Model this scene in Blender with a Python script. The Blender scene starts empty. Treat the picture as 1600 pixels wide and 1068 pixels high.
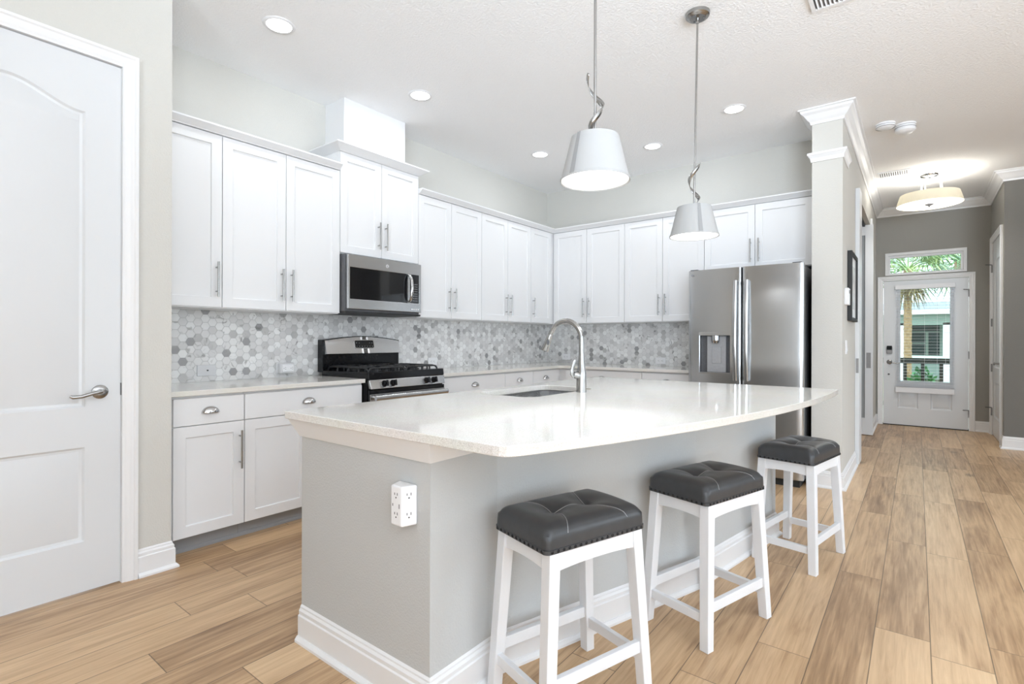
import bpy, bmesh, math, random
from mathutils import Vector, Matrix
random.seed(7)
C = bpy.context.scene.collection
SC = bpy.context.scene
PI = math.pi
R = math.radians

# ------------------------------------------------------------------ camera
cam = bpy.data.cameras.new('camera')
cam.sensor_width = 36.0
cam.lens = 813.0 / 1600 * 36.0
cam.shift_y = -3.0 / 1600
cam.clip_start = 0.02
cam.clip_end = 200
cam_o = bpy.data.objects.new('camera', cam)
C.objects.link(cam_o)
cam_o.matrix_world = (Matrix.Translation((0, 0, 1.198)) @ Matrix.Rotation(0.6614, 4, 'Z')
                      @ Matrix.Rotation(PI / 2, 4, 'X') @ Matrix.Rotation(0.0025, 4, 'Z'))
SC.camera = cam_o

# ------------------------------------------------------------------ view, world, large lights
SC.view_settings.view_transform = 'Standard'
SC.view_settings.look = 'None'
SC.view_settings.gamma = 1.0
SC.view_settings.use_curve_mapping = False
SC.view_settings.exposure = 0.68
SC.cycles.max_bounces = 10
SC.cycles.diffuse_bounces = 6
SC.cycles.glossy_bounces = 5
SC.cycles.transmission_bounces = 6
SC.cycles.transparent_max_bounces = 10
SC.cycles.sample_clamp_indirect = 6.0
SC.cycles.caustics_reflective = False
SC.cycles.caustics_refractive = False
SC.cycles.use_denoising = True

w = bpy.data.worlds.new('sky')
SC.world = w
w.use_nodes = True
wn, wl = w.node_tree.nodes, w.node_tree.links
bg = wn['Background']
bg.inputs['Color'].default_value = (0.86, 0.94, 1.0, 1)
bg.inputs['Strength'].default_value = 2.2


def area(name, loc, target, sx, sy, power, col=(1, 1, 1), spread=180):
    l = bpy.data.lights.new(name, 'AREA')
    l.shape = 'RECTANGLE'
    l.size, l.size_y = sx, sy
    l.energy = power
    l.color = col
    l.spread = R(spread)
    o = bpy.data.objects.new(name, l)
    C.objects.link(o)
    o.location = loc
    o.rotation_euler = (Vector(target) - Vector(loc)).to_track_quat('-Z', 'Y').to_euler()
    return o


# fill lamps added at unseen bare openings, brightening ceiling (rear, right) and floor (side)
FILL_COL = (0.80, 0.94, 1.095)
area('fill_rear', (2.75, -4.42, 1.30), (0.9, 1.4, 4.8), 2.6, 1.9, 98, FILL_COL, 80)
area('fill_right', (4.12, -0.6, 1.40), (1.2, 0.7, 4.3), 3.3, 1.9, 92, FILL_COL, 84)
area('daylight_right_low', (4.10, -0.6, 1.40), (0.0, -0.3, 1.0), 3.3, 1.9, 5, (0.66, 0.90, 1.22), 130)  # cool daylight from the right, as a low fill
area('fill_side', (4.12, 4.2, 1.70), (1.9, 4.6, 0.0), 2.8, 1.6, 15, (0.74, 0.93, 1.15), 90)

CAN_W = 2.2
PEND_W = 4.0
HALL_W = 5.0

# ------------------------------------------------------------------ materials
MATS = {}


def srgb(r, g, b):
    f = lambda c: (c / 255 / 12.92) if c <= 10 else ((c / 255 + 0.055) / 1.055) ** 2.4
    return (f(r), f(g), f(b), 1)


def nodes_of(name):
    m = bpy.data.materials.new(name)
    m.use_nodes = True
    MATS[name] = m
    nt = m.node_tree
    return m, nt, nt.nodes, nt.links, nt.nodes['Principled BSDF']


def plain(name, col, rough=0.5, metal=0.0, bump=None, spec=None, noise=None, coat=0):
    """bump = (scale, strength, distance); noise = (scale, amount) small value variation"""
    m, nt, N, L, b = nodes_of(name)
    b.inputs['Base Color'].default_value = col
    b.inputs['Roughness'].default_value = rough
    b.inputs['Metallic'].default_value = metal
    if spec is not None:
        b.inputs['Specular IOR Level'].default_value = spec
    if coat:
        b.inputs['Coat Weight'].default_value = coat
        b.inputs['Coat Roughness'].default_value = 0.1
    if bump or noise:
        tc = N.new('ShaderNodeTexCoord')
    if bump:
        n = N.new('ShaderNodeTexNoise')
        n.inputs['Scale'].default_value = bump[0]
        n.inputs['Detail'].default_value = 3
        L.new(tc.outputs['Object'], n.inputs['Vector'])
        bp = N.new('ShaderNodeBump')
        bp.inputs['Strength'].default_value = bump[1]
        bp.inputs['Distance'].default_value = bump[2]
        L.new(n.outputs['Fac'], bp.inputs['Height'])
        L.new(bp.outputs['Normal'], b.inputs['Normal'])
    if noise:
        n2 = N.new('ShaderNodeTexNoise')
        n2.inputs['Scale'].default_value = noise[0]
        n2.inputs['Detail'].default_value = 4
        L.new(tc.outputs['Object'], n2.inputs['Vector'])
        mr = N.new('ShaderNodeMapRange')
        mr.inputs['From Min'].default_value = 0.3
        mr.inputs['From Max'].default_value = 0.7
        mr.inputs['To Min'].default_value = 1 - noise[1]
        mr.inputs['To Max'].default_value = 1 + noise[1]
        L.new(n2.outputs['Fac'], mr.inputs['Value'])
        mx = N.new('ShaderNodeVectorMath')
        mx.operation = 'SCALE'
        mx.inputs[0].default_value = col[:3]
        L.new(mr.outputs['Result'], mx.inputs['Scale'])
        L.new(mx.outputs['Vector'], b.inputs['Base Color'])
    return m


def brushed(name, col, rough, axis=2, strength=0.08):
    """brushed metal: fine streaks across one object axis"""
    m, nt, N, L, b = nodes_of(name)
    b.inputs['Base Color'].default_value = col
    b.inputs['Metallic'].default_value = 1
    b.inputs['Roughness'].default_value = rough
    tc = N.new('ShaderNodeTexCoord')
    mp = N.new('ShaderNodeMapping')
    s = [400, 400, 400]
    s[axis] = 6
    mp.inputs['Scale'].default_value = s
    n = N.new('ShaderNodeTexNoise')
    n.inputs['Scale'].default_value = 1.0
    n.inputs['Detail'].default_value = 2
    L.new(tc.outputs['Object'], mp.inputs['Vector'])
    L.new(mp.outputs['Vector'], n.inputs['Vector'])
    mr = N.new('ShaderNodeMapRange')
    mr.inputs['To Min'].default_value = rough - strength
    mr.inputs['To Max'].default_value = rough + strength
    L.new(n.outputs['Fac'], mr.inputs['Value'])
    L.new(mr.outputs['Result'], b.inputs['Roughness'])
    b.inputs['Anisotropic'].default_value = 0.5
    return m


def emit(name, col, strength):
    m, nt, N, L, b = nodes_of(name)
    b.inputs['Base Color'].default_value = (0.9, 0.9, 0.9, 1)
    b.inputs['Emission Color'].default_value = col
    b.inputs['Emission Strength'].default_value = strength
    return m


plain('white_paint', (0.77, 0.77, 0.775, 1), 0.38)
plain('trim_paint', (0.78, 0.78, 0.785, 1), 0.40)
plain('door_paint', (0.69, 0.705, 0.72, 1), 0.36)
plain('wall_paint', srgb(205, 203, 197), 0.75, bump=(140, 0.45, 0.004))
plain('island_paint', srgb(190, 191, 190), 0.75, bump=(140, 0.45, 0.004))
plain('hall_shaded_paint', srgb(154, 152, 146), 0.75, bump=(170, 0.30, 0.004))  # wall paint with the shade of the hall put into its colour
plain('dining_shaded_paint', srgb(116, 114, 109), 0.75, bump=(170, 0.30, 0.004))  # same wall paint, darkened to carry the shade on the dining wall
plain('ceiling_paint', (0.90, 0.90, 0.905, 1), 0.85, bump=(75, 0.6, 0.008))
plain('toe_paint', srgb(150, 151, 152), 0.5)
brushed('stainless', (0.47, 0.47, 0.47, 1), 0.21, 2, 0.035)
brushed('stainless_wide', (0.50, 0.50, 0.50, 1), 0.24, 1)
brushed('nickel', (0.38, 0.375, 0.365, 1), 0.24, 2, 0.05)
plain('chrome', (0.55, 0.55, 0.55, 1), 0.12, 1.0)
brushed('sink_steel', (0.55, 0.55, 0.55, 1), 0.25, 1)
plain('black_gloss', (0.008, 0.008, 0.009, 1), 0.14, noise=(40, 0.1), spec=0.28)
plain('black_glass', (0.010, 0.010, 0.011, 1), 0.05, noise=(40, 0.1))
plain('black_matte', (0.018, 0.018, 0.018, 1), 0.55, noise=(60, 0.15))
plain('cast_iron', (0.022, 0.022, 0.023, 1), 0.5, bump=(300, 0.3, 0.001))
plain('dark_grey', (0.10, 0.10, 0.105, 1), 0.4, noise=(60, 0.1))
plain('mid_grey', (0.28, 0.28, 0.285, 1), 0.45, noise=(60, 0.05))
plain('panel_grey', (0.34, 0.34, 0.345, 1), 0.4, noise=(60, 0.04))
plain('plastic_white', (0.82, 0.82, 0.83, 1), 0.35)
plain('plastic_grey', (0.64, 0.64, 0.65, 1), 0.4)
plain('leather', srgb(60, 61, 63), 0.34, bump=(420, 0.18, 0.0008), noise=(30, 0.08))
plain('leather_thread', srgb(150, 150, 150), 0.5)
plain('stool_paint', (0.76, 0.765, 0.78, 1), 0.42, noise=(6, 0.02))
plain('picture_print', (0.62, 0.62, 0.62, 1), 0.35, noise=(9, 0.25))
plain('blind_white', (0.80, 0.80, 0.82, 1), 0.45)
plain('rail_green', srgb(20, 26, 20), 0.5, noise=(20, 0.2))
plain('house_wall', srgb(168, 188, 182), 0.8, noise=(5, 0.04))
plain('house_shade', srgb(150, 166, 158), 0.8, noise=(5, 0.04))
plain('house_trim', srgb(245, 248, 250), 0.6)
plain('house_roof', srgb(150, 160, 168), 0.8, noise=(12, 0.12))
plain('house_glass', srgb(46, 66, 68), 0.15, noise=(3, 0.2))
plain('soil', srgb(120, 128, 100), 0.9, noise=(4, 0.3))
plain('porch_floor', srgb(170, 168, 160), 0.8, noise=(8, 0.1))
plain('palm_bark', srgb(168, 138, 104), 0.9, bump=(30, 0.8, 0.02), noise=(18, 0.3))
plain('shade_band', (0.30, 0.30, 0.30, 1), 0.6)
plain('gold_tone', srgb(170, 140, 80), 0.5)


def leaf_mat(name, c1, c2):
    m, nt, N, L, b = nodes_of(name)
    tc = N.new('ShaderNodeTexCoord')
    n = N.new('ShaderNodeTexNoise')
    n.inputs['Scale'].default_value = 3.0
    n.inputs['Detail'].default_value = 4
    L.new(tc.outputs['Object'], n.inputs['Vector'])
    cr = N.new('ShaderNodeValToRGB')
    cr.color_ramp.elements[0].position = 0.35
    cr.color_ramp.elements[1].position = 0.65
    cr.color_ramp.elements[0].color = c1
    cr.color_ramp.elements[1].color = c2
    L.new(n.outputs['Fac'], cr.inputs['Fac'])
    L.new(cr.outputs['Color'], b.inputs['Base Color'])
    b.inputs['Roughness'].default_value = 0.45
    return m


leaf_mat('palm_leaf', srgb(74, 118, 62), srgb(178, 196, 122))
leaf_mat('palm_leaf_dark', srgb(38, 104, 62), srgb(120, 170, 110))
leaf_mat('dry_leaf', srgb(90, 80, 62), srgb(190, 170, 120))
leaf_mat('shrub_leaf', srgb(18, 92, 48), srgb(88, 168, 98))


def quartz():
    m, nt, N, L, b = nodes_of('quartz')
    tc = N.new('ShaderNodeTexCoord')
    n = N.new('ShaderNodeTexNoise')
    n.inputs['Scale'].default_value = 520
    n.inputs['Detail'].default_value = 2
    v = N.new('ShaderNodeTexNoise')
    v.inputs['Scale'].default_value = 7
    v.inputs['Detail'].default_value = 6
    L.new(tc.outputs['Object'], n.inputs['Vector'])
    L.new(tc.outputs['Object'], v.inputs['Vector'])
    cr = N.new('ShaderNodeValToRGB')
    e = cr.color_ramp.elements
    e[0].position, e[0].color = 0.36, srgb(202, 197, 188)
    e[1].position, e[1].color = 0.54, srgb(234, 231, 225)
    L.new(n.outputs['Fac'], cr.inputs['Fac'])
    mx = N.new('ShaderNodeMix')
    mx.data_type = 'RGBA'
    mx.blend_type = 'MULTIPLY'
    mx.inputs['Factor'].default_value = 0.10
    L.new(cr.outputs['Color'], mx.inputs['A'])
    L.new(v.outputs['Color'], mx.inputs['B'])
    L.new(mx.outputs['Result'], b.inputs['Base Color'])
    b.inputs['Roughness'].default_value = 0.07
    b.inputs['Specular IOR Level'].default_value = 0.8
    return m


quartz()


def M_(N, L, op, a, b=None, c=None):
    n = N.new('ShaderNodeMath')
    n.operation = op
    for i, v in enumerate((a, b, c)):
        if v is None:
            continue
        if isinstance(v, (int, float)):
            n.inputs[i].default_value = v
        else:
            L.new(v, n.inputs[i])
    return n.outputs[0]


def hex_tile(name, axis):
    """two inch flat topped marble hexagons; axis 0: wall runs along x, axis 1: along y"""
    m, nt, N, L, b = nodes_of(name)
    tc = N.new('ShaderNodeTexCoord')
    sp = N.new('ShaderNodeSeparateXYZ')
    L.new(tc.outputs['Object'], sp.inputs[0])
    S = 1 / 0.0525
    px = M_(N, L, 'MULTIPLY', sp.outputs[2], S)           # across flats is vertical
    py = M_(N, L, 'MULTIPLY', sp.outputs[axis], S)
    q = 1.7320508
    ax = M_(N, L, 'SUBTRACT', M_(N, L, 'FLOORED_MODULO', px, 1.0), 0.5)
    ay = M_(N, L, 'SUBTRACT', M_(N, L, 'FLOORED_MODULO', py, q), q / 2)
    bx = M_(N, L, 'SUBTRACT', M_(N, L, 'FLOORED_MODULO', M_(N, L, 'SUBTRACT', px, 0.5), 1.0), 0.5)
    by = M_(N, L, 'SUBTRACT', M_(N, L, 'FLOORED_MODULO', M_(N, L, 'SUBTRACT', py, q / 2), q), q / 2)
    da = M_(N, L, 'ADD', M_(N, L, 'MULTIPLY', ax, ax), M_(N, L, 'MULTIPLY', ay, ay))
    db = M_(N, L, 'ADD', M_(N, L, 'MULTIPLY', bx, bx), M_(N, L, 'MULTIPLY', by, by))
    t = M_(N, L, 'LESS_THAN', da, db)
    it = M_(N, L, 'SUBTRACT', 1.0, t)
    gx = M_(N, L, 'ADD', M_(N, L, 'MULTIPLY', ax, t), M_(N, L, 'MULTIPLY', bx, it))
    gy = M_(N, L, 'ADD', M_(N, L, 'MULTIPLY', ay, t), M_(N, L, 'MULTIPLY', by, it))
    idx = M_(N, L, 'ROUND', M_(N, L, 'MULTIPLY', M_(N, L, 'SUBTRACT', px, gx), 2.0))
    idy = M_(N, L, 'ROUND', M_(N, L, 'MULTIPLY', M_(N, L, 'SUBTRACT', py, gy), 2.0 / q))
    agx = M_(N, L, 'ABSOLUTE', gx)
    agy = M_(N, L, 'ABSOLUTE', gy)
    ed = M_(N, L, 'MAXIMUM', agx, M_(N, L, 'ADD', M_(N, L, 'MULTIPLY', agx, 0.5), M_(N, L, 'MULTIPLY', agy, 0.8660254)))
    cb = N.new('ShaderNodeCombineXYZ')
    L.new(idx, cb.inputs[0])
    L.new(idy, cb.inputs[1])
    wn_ = N.new('ShaderNodeTexWhiteNoise')
    wn_.noise_dimensions = '3D'
    L.new(cb.outputs[0], wn_.inputs['Vector'])
    big = N.new('ShaderNodeTexNoise')
    big.inputs['Scale'].default_value = 2.2
    big.inputs['Detail'].default_value = 1
    L.new(tc.outputs['Object'], big.inputs['Vector'])
    val = M_(N, L, 'ADD', wn_.outputs['Value'], M_(N, L, 'MULTIPLY', M_(N, L, 'SUBTRACT', big.outputs['Fac'], 0.5), 0.55))
    cr = N.new('ShaderNodeValToRGB')
    e = cr.color_ramp.elements
    e[0].position, e[0].color = 0.0, srgb(150, 149, 149)
    e[1].position, e[1].color = 1.0, srgb(236, 236, 235)
    for p, c in ((0.05, (182, 181, 180)), (0.16, (206, 205, 204)), (0.5, (219, 218, 217)), (0.75, (228, 228, 227))):
        k = e.new(p)
        k.color = srgb(*c)
    L.new(val, cr.inputs['Fac'])
    # veins, shifted tile by tile
    off = N.new('ShaderNodeVectorMath')
    off.operation = 'MULTIPLY_ADD'
    L.new(wn_.outputs['Color'], off.inputs[0])
    off.inputs[1].default_value = (7, 7, 7)
    L.new(tc.outputs['Object'], off.inputs[2])
    vn = N.new('ShaderNodeTexNoise')
    vn.inputs['Scale'].default_value = 14
    vn.inputs['Detail'].default_value = 5
    vn.inputs['Distortion'].default_value = 1.2
    L.new(off.outputs[0], vn.inputs['Vector'])
    vr = N.new('ShaderNodeValToRGB')
    e = vr.color_ramp.elements
    e[0].position, e[0].color = 0.27, (0.30, 0.29, 0.28, 1)
    e[1].position, e[1].color = 0.40, (1, 1, 1, 1)
    L.new(vn.outputs['Fac'], vr.inputs['Fac'])
    mv = N.new('ShaderNodeMix')
    mv.data_type = 'RGBA'
    mv.blend_type = 'MULTIPLY'
    mv.inputs['Factor'].default_value = 0.85
    L.new(cr.outputs['Color'], mv.inputs['A'])
    L.new(vr.outputs['Color'], mv.inputs['B'])
    gr = N.new('ShaderNodeMix')
    gr.data_type = 'RGBA'
    gt = M_(N, L, 'GREATER_THAN', ed, 0.478)
    L.new(gt, gr.inputs['Factor'])
    L.new(mv.outputs['Result'], gr.inputs['A'])
    gr.inputs['B'].default_value = srgb(192, 191, 190)
    L.new(gr.outputs['Result'], b.inputs['Base Color'])
    mr = N.new('ShaderNodeMapRange')
    mr.inputs['From Min'].default_value = 0.45
    mr.inputs['From Max'].default_value = 0.49
    mr.inputs['To Min'].default_value = 1
    mr.inputs['To Max'].default_value = 0
    L.new(ed, mr.inputs['Value'])
    bp = N.new('ShaderNodeBump')
    bp.inputs['Strength'].default_value = 0.5
    bp.inputs['Distance'].default_value = 0.002
    L.new(mr.outputs['Result'], bp.inputs['Height'])
    L.new(bp.outputs['Normal'], b.inputs['Normal'])
    b.inputs['Roughness'].default_value = 0.28
    return m


hex_tile('hex_marble_side', 1)
hex_tile('hex_marble_back', 0)


def plank_floor():
    m, nt, N, L, b = nodes_of('plank_floor')
    tc = N.new('ShaderNodeTexCoord')
    sp = N.new('ShaderNodeSeparateXYZ')
    L.new(tc.outputs['Object'], sp.inputs[0])
    W, LEN = 0.1808, 1.22
    u = M_(N, L, 'DIVIDE', M_(N, L, 'SUBTRACT', sp.outputs[0], 0.0443), W)
    row = M_(N, L, 'FLOOR', u)
    fu = M_(N, L, 'SUBTRACT', u, row)
    wr = N.new('ShaderNodeTexWhiteNoise')
    wr.noise_dimensions = '1D'
    L.new(row, wr.inputs['W'])
    v = M_(N, L, 'ADD', M_(N, L, 'DIVIDE', sp.outputs[1], LEN), M_(N, L, 'MULTIPLY', wr.outputs['Value'], 5.0))
    col = M_(N, L, 'FLOOR', v)
    fv = M_(N, L, 'SUBTRACT', v, col)
    cb = N.new('ShaderNodeCombineXYZ')
    L.new(row, cb.inputs[0])
    L.new(col, cb.inputs[1])
    wc = N.new('ShaderNodeTexWhiteNoise')
    wc.noise_dimensions = '3D'
    L.new(cb.outputs[0], wc.inputs['Vector'])
    # grain, stretched along y and shifted per plank
    sc_ = N.new('ShaderNodeVectorMath')
    sc_.operation = 'MULTIPLY'
    L.new(tc.outputs['Object'], sc_.inputs[0])
    sc_.inputs[1].default_value = (60, 2.6, 1)
    off = N.new('ShaderNodeVectorMath')
    off.operation = 'MULTIPLY_ADD'
    L.new(wc.outputs['Color'], off.inputs[0])
    off.inputs[1].default_value = (40, 40, 40)
    L.new(sc_.outputs[0], off.inputs[2])
    g = N.new('ShaderNodeTexNoise')
    g.inputs['Scale'].default_value = 1.0
    g.inputs['Detail'].default_value = 7
    g.inputs['Roughness'].default_value = 0.62
    g.inputs['Distortion'].default_value = 0.5
    L.new(off.outputs[0], g.inputs['Vector'])
    # broad figure
    sc2 = N.new('ShaderNodeVectorMath')
    sc2.operation = 'MULTIPLY'
    L.new(tc.outputs['Object'], sc2.inputs[0])
    sc2.inputs[1].default_value = (9, 1.3, 1)
    off2 = N.new('ShaderNodeVectorMath')
    off2.operation = 'MULTIPLY_ADD'
    L.new(wc.outputs['Color'], off2.inputs[0])
    off2.inputs[1].default_value = (23, 23, 23)
    L.new(sc2.outputs[0], off2.inputs[2])
    g2 = N.new('ShaderNodeTexNoise')
    g2.inputs['Scale'].default_value = 1.0
    g2.inputs['Detail'].default_value = 3
    g2.inputs['Distortion'].default_value = 1.4
    L.new(off2.outputs[0], g2.inputs['Vector'])
    tone = M_(N, L, 'ADD',
              M_(N, L, 'ADD', M_(N, L, 'MULTIPLY_ADD', g.outputs['Fac'], 0.50, 0.13), M_(N, L, 'MULTIPLY', g2.outputs['Fac'], 0.40)),
              M_(N, L, 'MULTIPLY', M_(N, L, 'SUBTRACT', wc.outputs['Value'], 0.5), 0.22))
    cr = N.new('ShaderNodeValToRGB')
    e = cr.color_ramp.elements
    e[0].position, e[0].color = 0.30, srgb(118, 88, 61)
    e[1].position, e[1].color = 0.86, srgb(222, 193, 154)
    for p, c in ((0.45, (159, 127, 94)), (0.58, (191, 158, 121)), (0.70, (207, 175, 137))):
        k = e.new(p)
        k.color = srgb(*c)
    L.new(tone, cr.inputs['Fac'])
    # knots
    sk = N.new('ShaderNodeVectorMath')
    sk.operation = 'MULTIPLY'
    L.new(tc.outputs['Object'], sk.inputs[0])
    sk.inputs[1].default_value = (3.6, 1.5, 1)
    vo = N.new('ShaderNodeTexVoronoi')
    vo.inputs['Scale'].default_value = 1.0
    L.new(sk.outputs[0], vo.inputs['Vector'])
    spk = N.new('ShaderNodeSeparateXYZ')
    L.new(vo.outputs['Color'], spk.inputs[0])
    kn = N.new('ShaderNodeMapRange')
    kn.inputs['From Min'].default_value = 0.03
    kn.inputs['From Max'].default_value = 0.13
    kn.inputs['To Min'].default_value = 0.48
    kn.inputs['To Max'].default_value = 1.0
    kd = M_(N, L, 'ADD', vo.outputs['Distance'], M_(N, L, 'MULTIPLY', M_(N, L, 'SUBTRACT', g.outputs['Fac'], 0.5), 0.22))
    L.new(M_(N, L, 'ADD', kd, M_(N, L, 'MULTIPLY', M_(N, L, 'GREATER_THAN', spk.outputs[0], 0.45), 1.0)), kn.inputs['Value'])
    kc = N.new('ShaderNodeVectorMath')
    kc.operation = 'SCALE'
    L.new(cr.outputs['Color'], kc.inputs[0])
    L.new(kn.outputs['Result'], kc.inputs['Scale'])
    # seams
    du = M_(N, L, 'MULTIPLY', M_(N, L, 'SUBTRACT', 0.5, M_(N, L, 'ABSOLUTE', M_(N, L, 'SUBTRACT', fu, 0.5))), W)
    dv = M_(N, L, 'MULTIPLY', M_(N, L, 'SUBTRACT', 0.5, M_(N, L, 'ABSOLUTE', M_(N, L, 'SUBTRACT', fv, 0.5))), LEN)
    dd = M_(N, L, 'MINIMUM', du, dv)
    sm = N.new('ShaderNodeMapRange')
    sm.inputs['From Min'].default_value = 0.0008
    sm.inputs['From Max'].default_value = 0.0026
    sm.inputs['To Min'].default_value = 0.33
    sm.inputs['To Max'].default_value = 1.0
    L.new(dd, sm.inputs['Value'])
    fc = N.new('ShaderNodeVectorMath')
    fc.operation = 'SCALE'
    L.new(kc.outputs[0], fc.inputs[0])
    L.new(sm.outputs['Result'], fc.inputs['Scale'])
    L.new(fc.outputs[0], b.inputs['Base Color'])
    rr = N.new('ShaderNodeMapRange')
    rr.inputs['To Min'].default_value = 0.42
    rr.inputs['To Max'].default_value = 0.30
    L.new(g.outputs['Fac'], rr.inputs['Value'])
    L.new(rr.outputs['Result'], b.inputs['Roughness'])
    bp = N.new('ShaderNodeBump')
    bp.inputs['Strength'].default_value = 0.25
    bp.inputs['Distance'].default_value = 0.002
    L.new(M_(N, L, 'ADD', sm.outputs['Result'], M_(N, L, 'MULTIPLY', g.outputs['Fac'], 0.25)), bp.inputs['Height'])
    L.new(bp.outputs['Normal'], b.inputs['Normal'])
    return m


plank_floor()


def clear_glass():
    m, nt, N, L, b = nodes_of('clear_glass')
    out = N['Material Output']
    tr = N.new('ShaderNodeBsdfTransparent')
    tr.inputs['Color'].default_value = (0.90, 0.97, 0.96, 1)
    gl = N.new('ShaderNodeBsdfGlossy')
    gl.inputs['Roughness'].default_value = 0.02
    fr = N.new('ShaderNodeFresnel')
    fr.inputs['IOR'].default_value = 1.45
    mx = N.new('ShaderNodeMixShader')
    L.new(fr.outputs[0], mx.inputs[0])
    L.new(tr.outputs[0], mx.inputs[1])
    L.new(gl.outputs[0], mx.inputs[2])
    L.new(mx.outputs[0], out.inputs['Surface'])
    return m


clear_glass()


def fabric(name, col, transl, emission=0.0, ecol=(1, 1, 1, 1)):
    """lamp shade cloth: part diffuse, part translucent"""
    m, nt, N, L, b = nodes_of(name)
    out = N['Material Output']
    tc = N.new('ShaderNodeTexCoord')
    wv = N.new('ShaderNodeTexNoise')
    wv.inputs['Scale'].default_value = 260
    L.new(tc.outputs['Object'], wv.inputs['Vector'])
    df = N.new('ShaderNodeBsdfDiffuse')
    df.inputs['Color'].default_value = col
    bp = N.new('ShaderNodeBump')
    bp.inputs['Strength'].default_value = 0.2
    bp.inputs['Distance'].default_value = 0.001
    L.new(wv.outputs['Fac'], bp.inputs['Height'])
    L.new(bp.outputs['Normal'], df.inputs['Normal'])
    tl = N.new('ShaderNodeBsdfTranslucent')
    tl.inputs['Color'].default_value = col
    mx = N.new('ShaderNodeMixShader')
    mx.inputs[0].default_value = transl
    L.new(df.outputs[0], mx.inputs[1])
    L.new(tl.outputs[0], mx.inputs[2])
    if emission:
        em = N.new('ShaderNodeEmission')
        em.inputs['Color'].default_value = ecol
        em.inputs['Strength'].default_value = emission
        ad = N.new('ShaderNodeAddShader')
        L.new(mx.outputs[0], ad.inputs[0])
        L.new(em.outputs[0], ad.inputs[1])
        L.new(ad.outputs[0], out.inputs['Surface'])
    else:
        L.new(mx.outputs[0], out.inputs['Surface'])
    return m


fabric('shade_cloth', (0.52, 0.52, 0.515, 1), 0.16)
fabric('shade_cream', srgb(232, 227, 212), 0.16, 0.02, srgb(255, 238, 196))
plain('frosted_glass', srgb(150, 154, 156), 0.35, noise=(6, 0.05))
emit('lamp_glow', (1, 0.985, 0.96, 1), 5.0)
emit('pendant_glow', (1, 0.985, 0.96, 1), 1.8)
emit('hall_glow', (1, 0.96, 0.86, 1), 2.2)

# ------------------------------------------------------------------ geometry helpers


def mb():
    return bmesh.new()


def box(bm, x0, y0, z0, x1, y1, z1):
    vs = [bm.verts.new((x, y, z)) for z in (z0, z1) for x, y in ((x0, y0), (x1, y0), (x1, y1), (x0, y1))]
    for f in ((3, 2, 1, 0), (4, 5, 6, 7), (0, 1, 5, 4), (1, 2, 6, 5), (2, 3, 7, 6), (3, 0, 4, 7)):
        bm.faces.new([vs[i] for i in f])
    return vs


def prism(bm, pts, z0, z1):
    a = [bm.verts.new((p[0], p[1], z0)) for p in pts]
    b = [bm.verts.new((p[0], p[1], z1)) for p in pts]
    n = len(pts)
    bm.faces.new(a[::-1])
    bm.faces.new(b)
    for i in range(n):
        bm.faces.new((a[i], a[(i + 1) % n], b[(i + 1) % n], b[i]))


def hexa(bm, bot, top):
    """eight-cornered solid from a bottom and a top quad"""
    a = [bm.verts.new(p) for p in bot]
    b = [bm.verts.new(p) for p in top]
    bm.faces.new(a[::-1])
    bm.faces.new(b)
    for i in range(4):
        bm.faces.new((a[i], a[(i + 1) % 4], b[(i + 1) % 4], b[i]))


def frame_of(d):
    d = Vector(d).normalized()
    u = Vector((0, 0, 1)) if abs(d.z) < 0.9 else Vector((1, 0, 0))
    a = d.cross(u).normalized()
    return a, a.cross(d).normalized()


def tube(bm, pts, r, seg=12, caps=True, flat=None):
    """round (or, with flat=(wa, wb), elliptic) tube through points"""
    pts = [Vector(p) for p in pts]
    n = len(pts)
    rs = r if isinstance(r, (list, tuple)) else [r] * n
    rings = []
    prev = None
    for i, p in enumerate(pts):
        d = pts[min(i + 1, n - 1)] - pts[max(i - 1, 0)]
        if prev is None:
            a, b = frame_of(d)
        else:
            d.normalize()
            a = (prev - d * prev.dot(d)).normalized()
            b = a.cross(d).normalized()
        prev = a
        fa, fb = flat if flat else (1, 1)
        rings.append([bm.verts.new(p + (a * math.cos(t) * fa + b * math.sin(t) * fb) * rs[i])
                      for t in [2 * PI * k / seg for k in range(seg)]])
    for i in range(n - 1):
        for k in range(seg):
            bm.faces.new((rings[i][k], rings[i][(k + 1) % seg], rings[i + 1][(k + 1) % seg], rings[i + 1][k]))
    if caps:
        bm.faces.new(rings[0][::-1])
        bm.faces.new(rings[-1])


def cyl(bm, p0, p1, r0, r1=None, seg=20, caps=True):
    tube(bm, [p0, p1], [r0, r0 if r1 is None else r1], seg, caps)


def lathe(bm, prof, c=(0, 0, 0), seg=32, sx=1, sy=1):
    rings = []
    for r, z in prof:
        if r < 1e-6:
            rings.append([bm.verts.new((c[0], c[1], c[2] + z))])
        else:
            rings.append([bm.verts.new((c[0] + sx * r * math.cos(2 * PI * k / seg), c[1] + sy * r * math.sin(2 * PI * k / seg), c[2] + z))
                          for k in range(seg)])
    for a, b in zip(rings, rings[1:]):
        for k in range(seg):
            k2 = (k + 1) % seg
            if len(a) == 1 and len(b) == 1:
                continue
            if len(a) == 1:
                bm.faces.new((a[0], b[k2], b[k]))
            elif len(b) == 1:
                bm.faces.new((a[k], a[k2], b[0]))
            else:
                bm.faces.new((a[k], a[k2], b[k2], b[k]))


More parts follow.
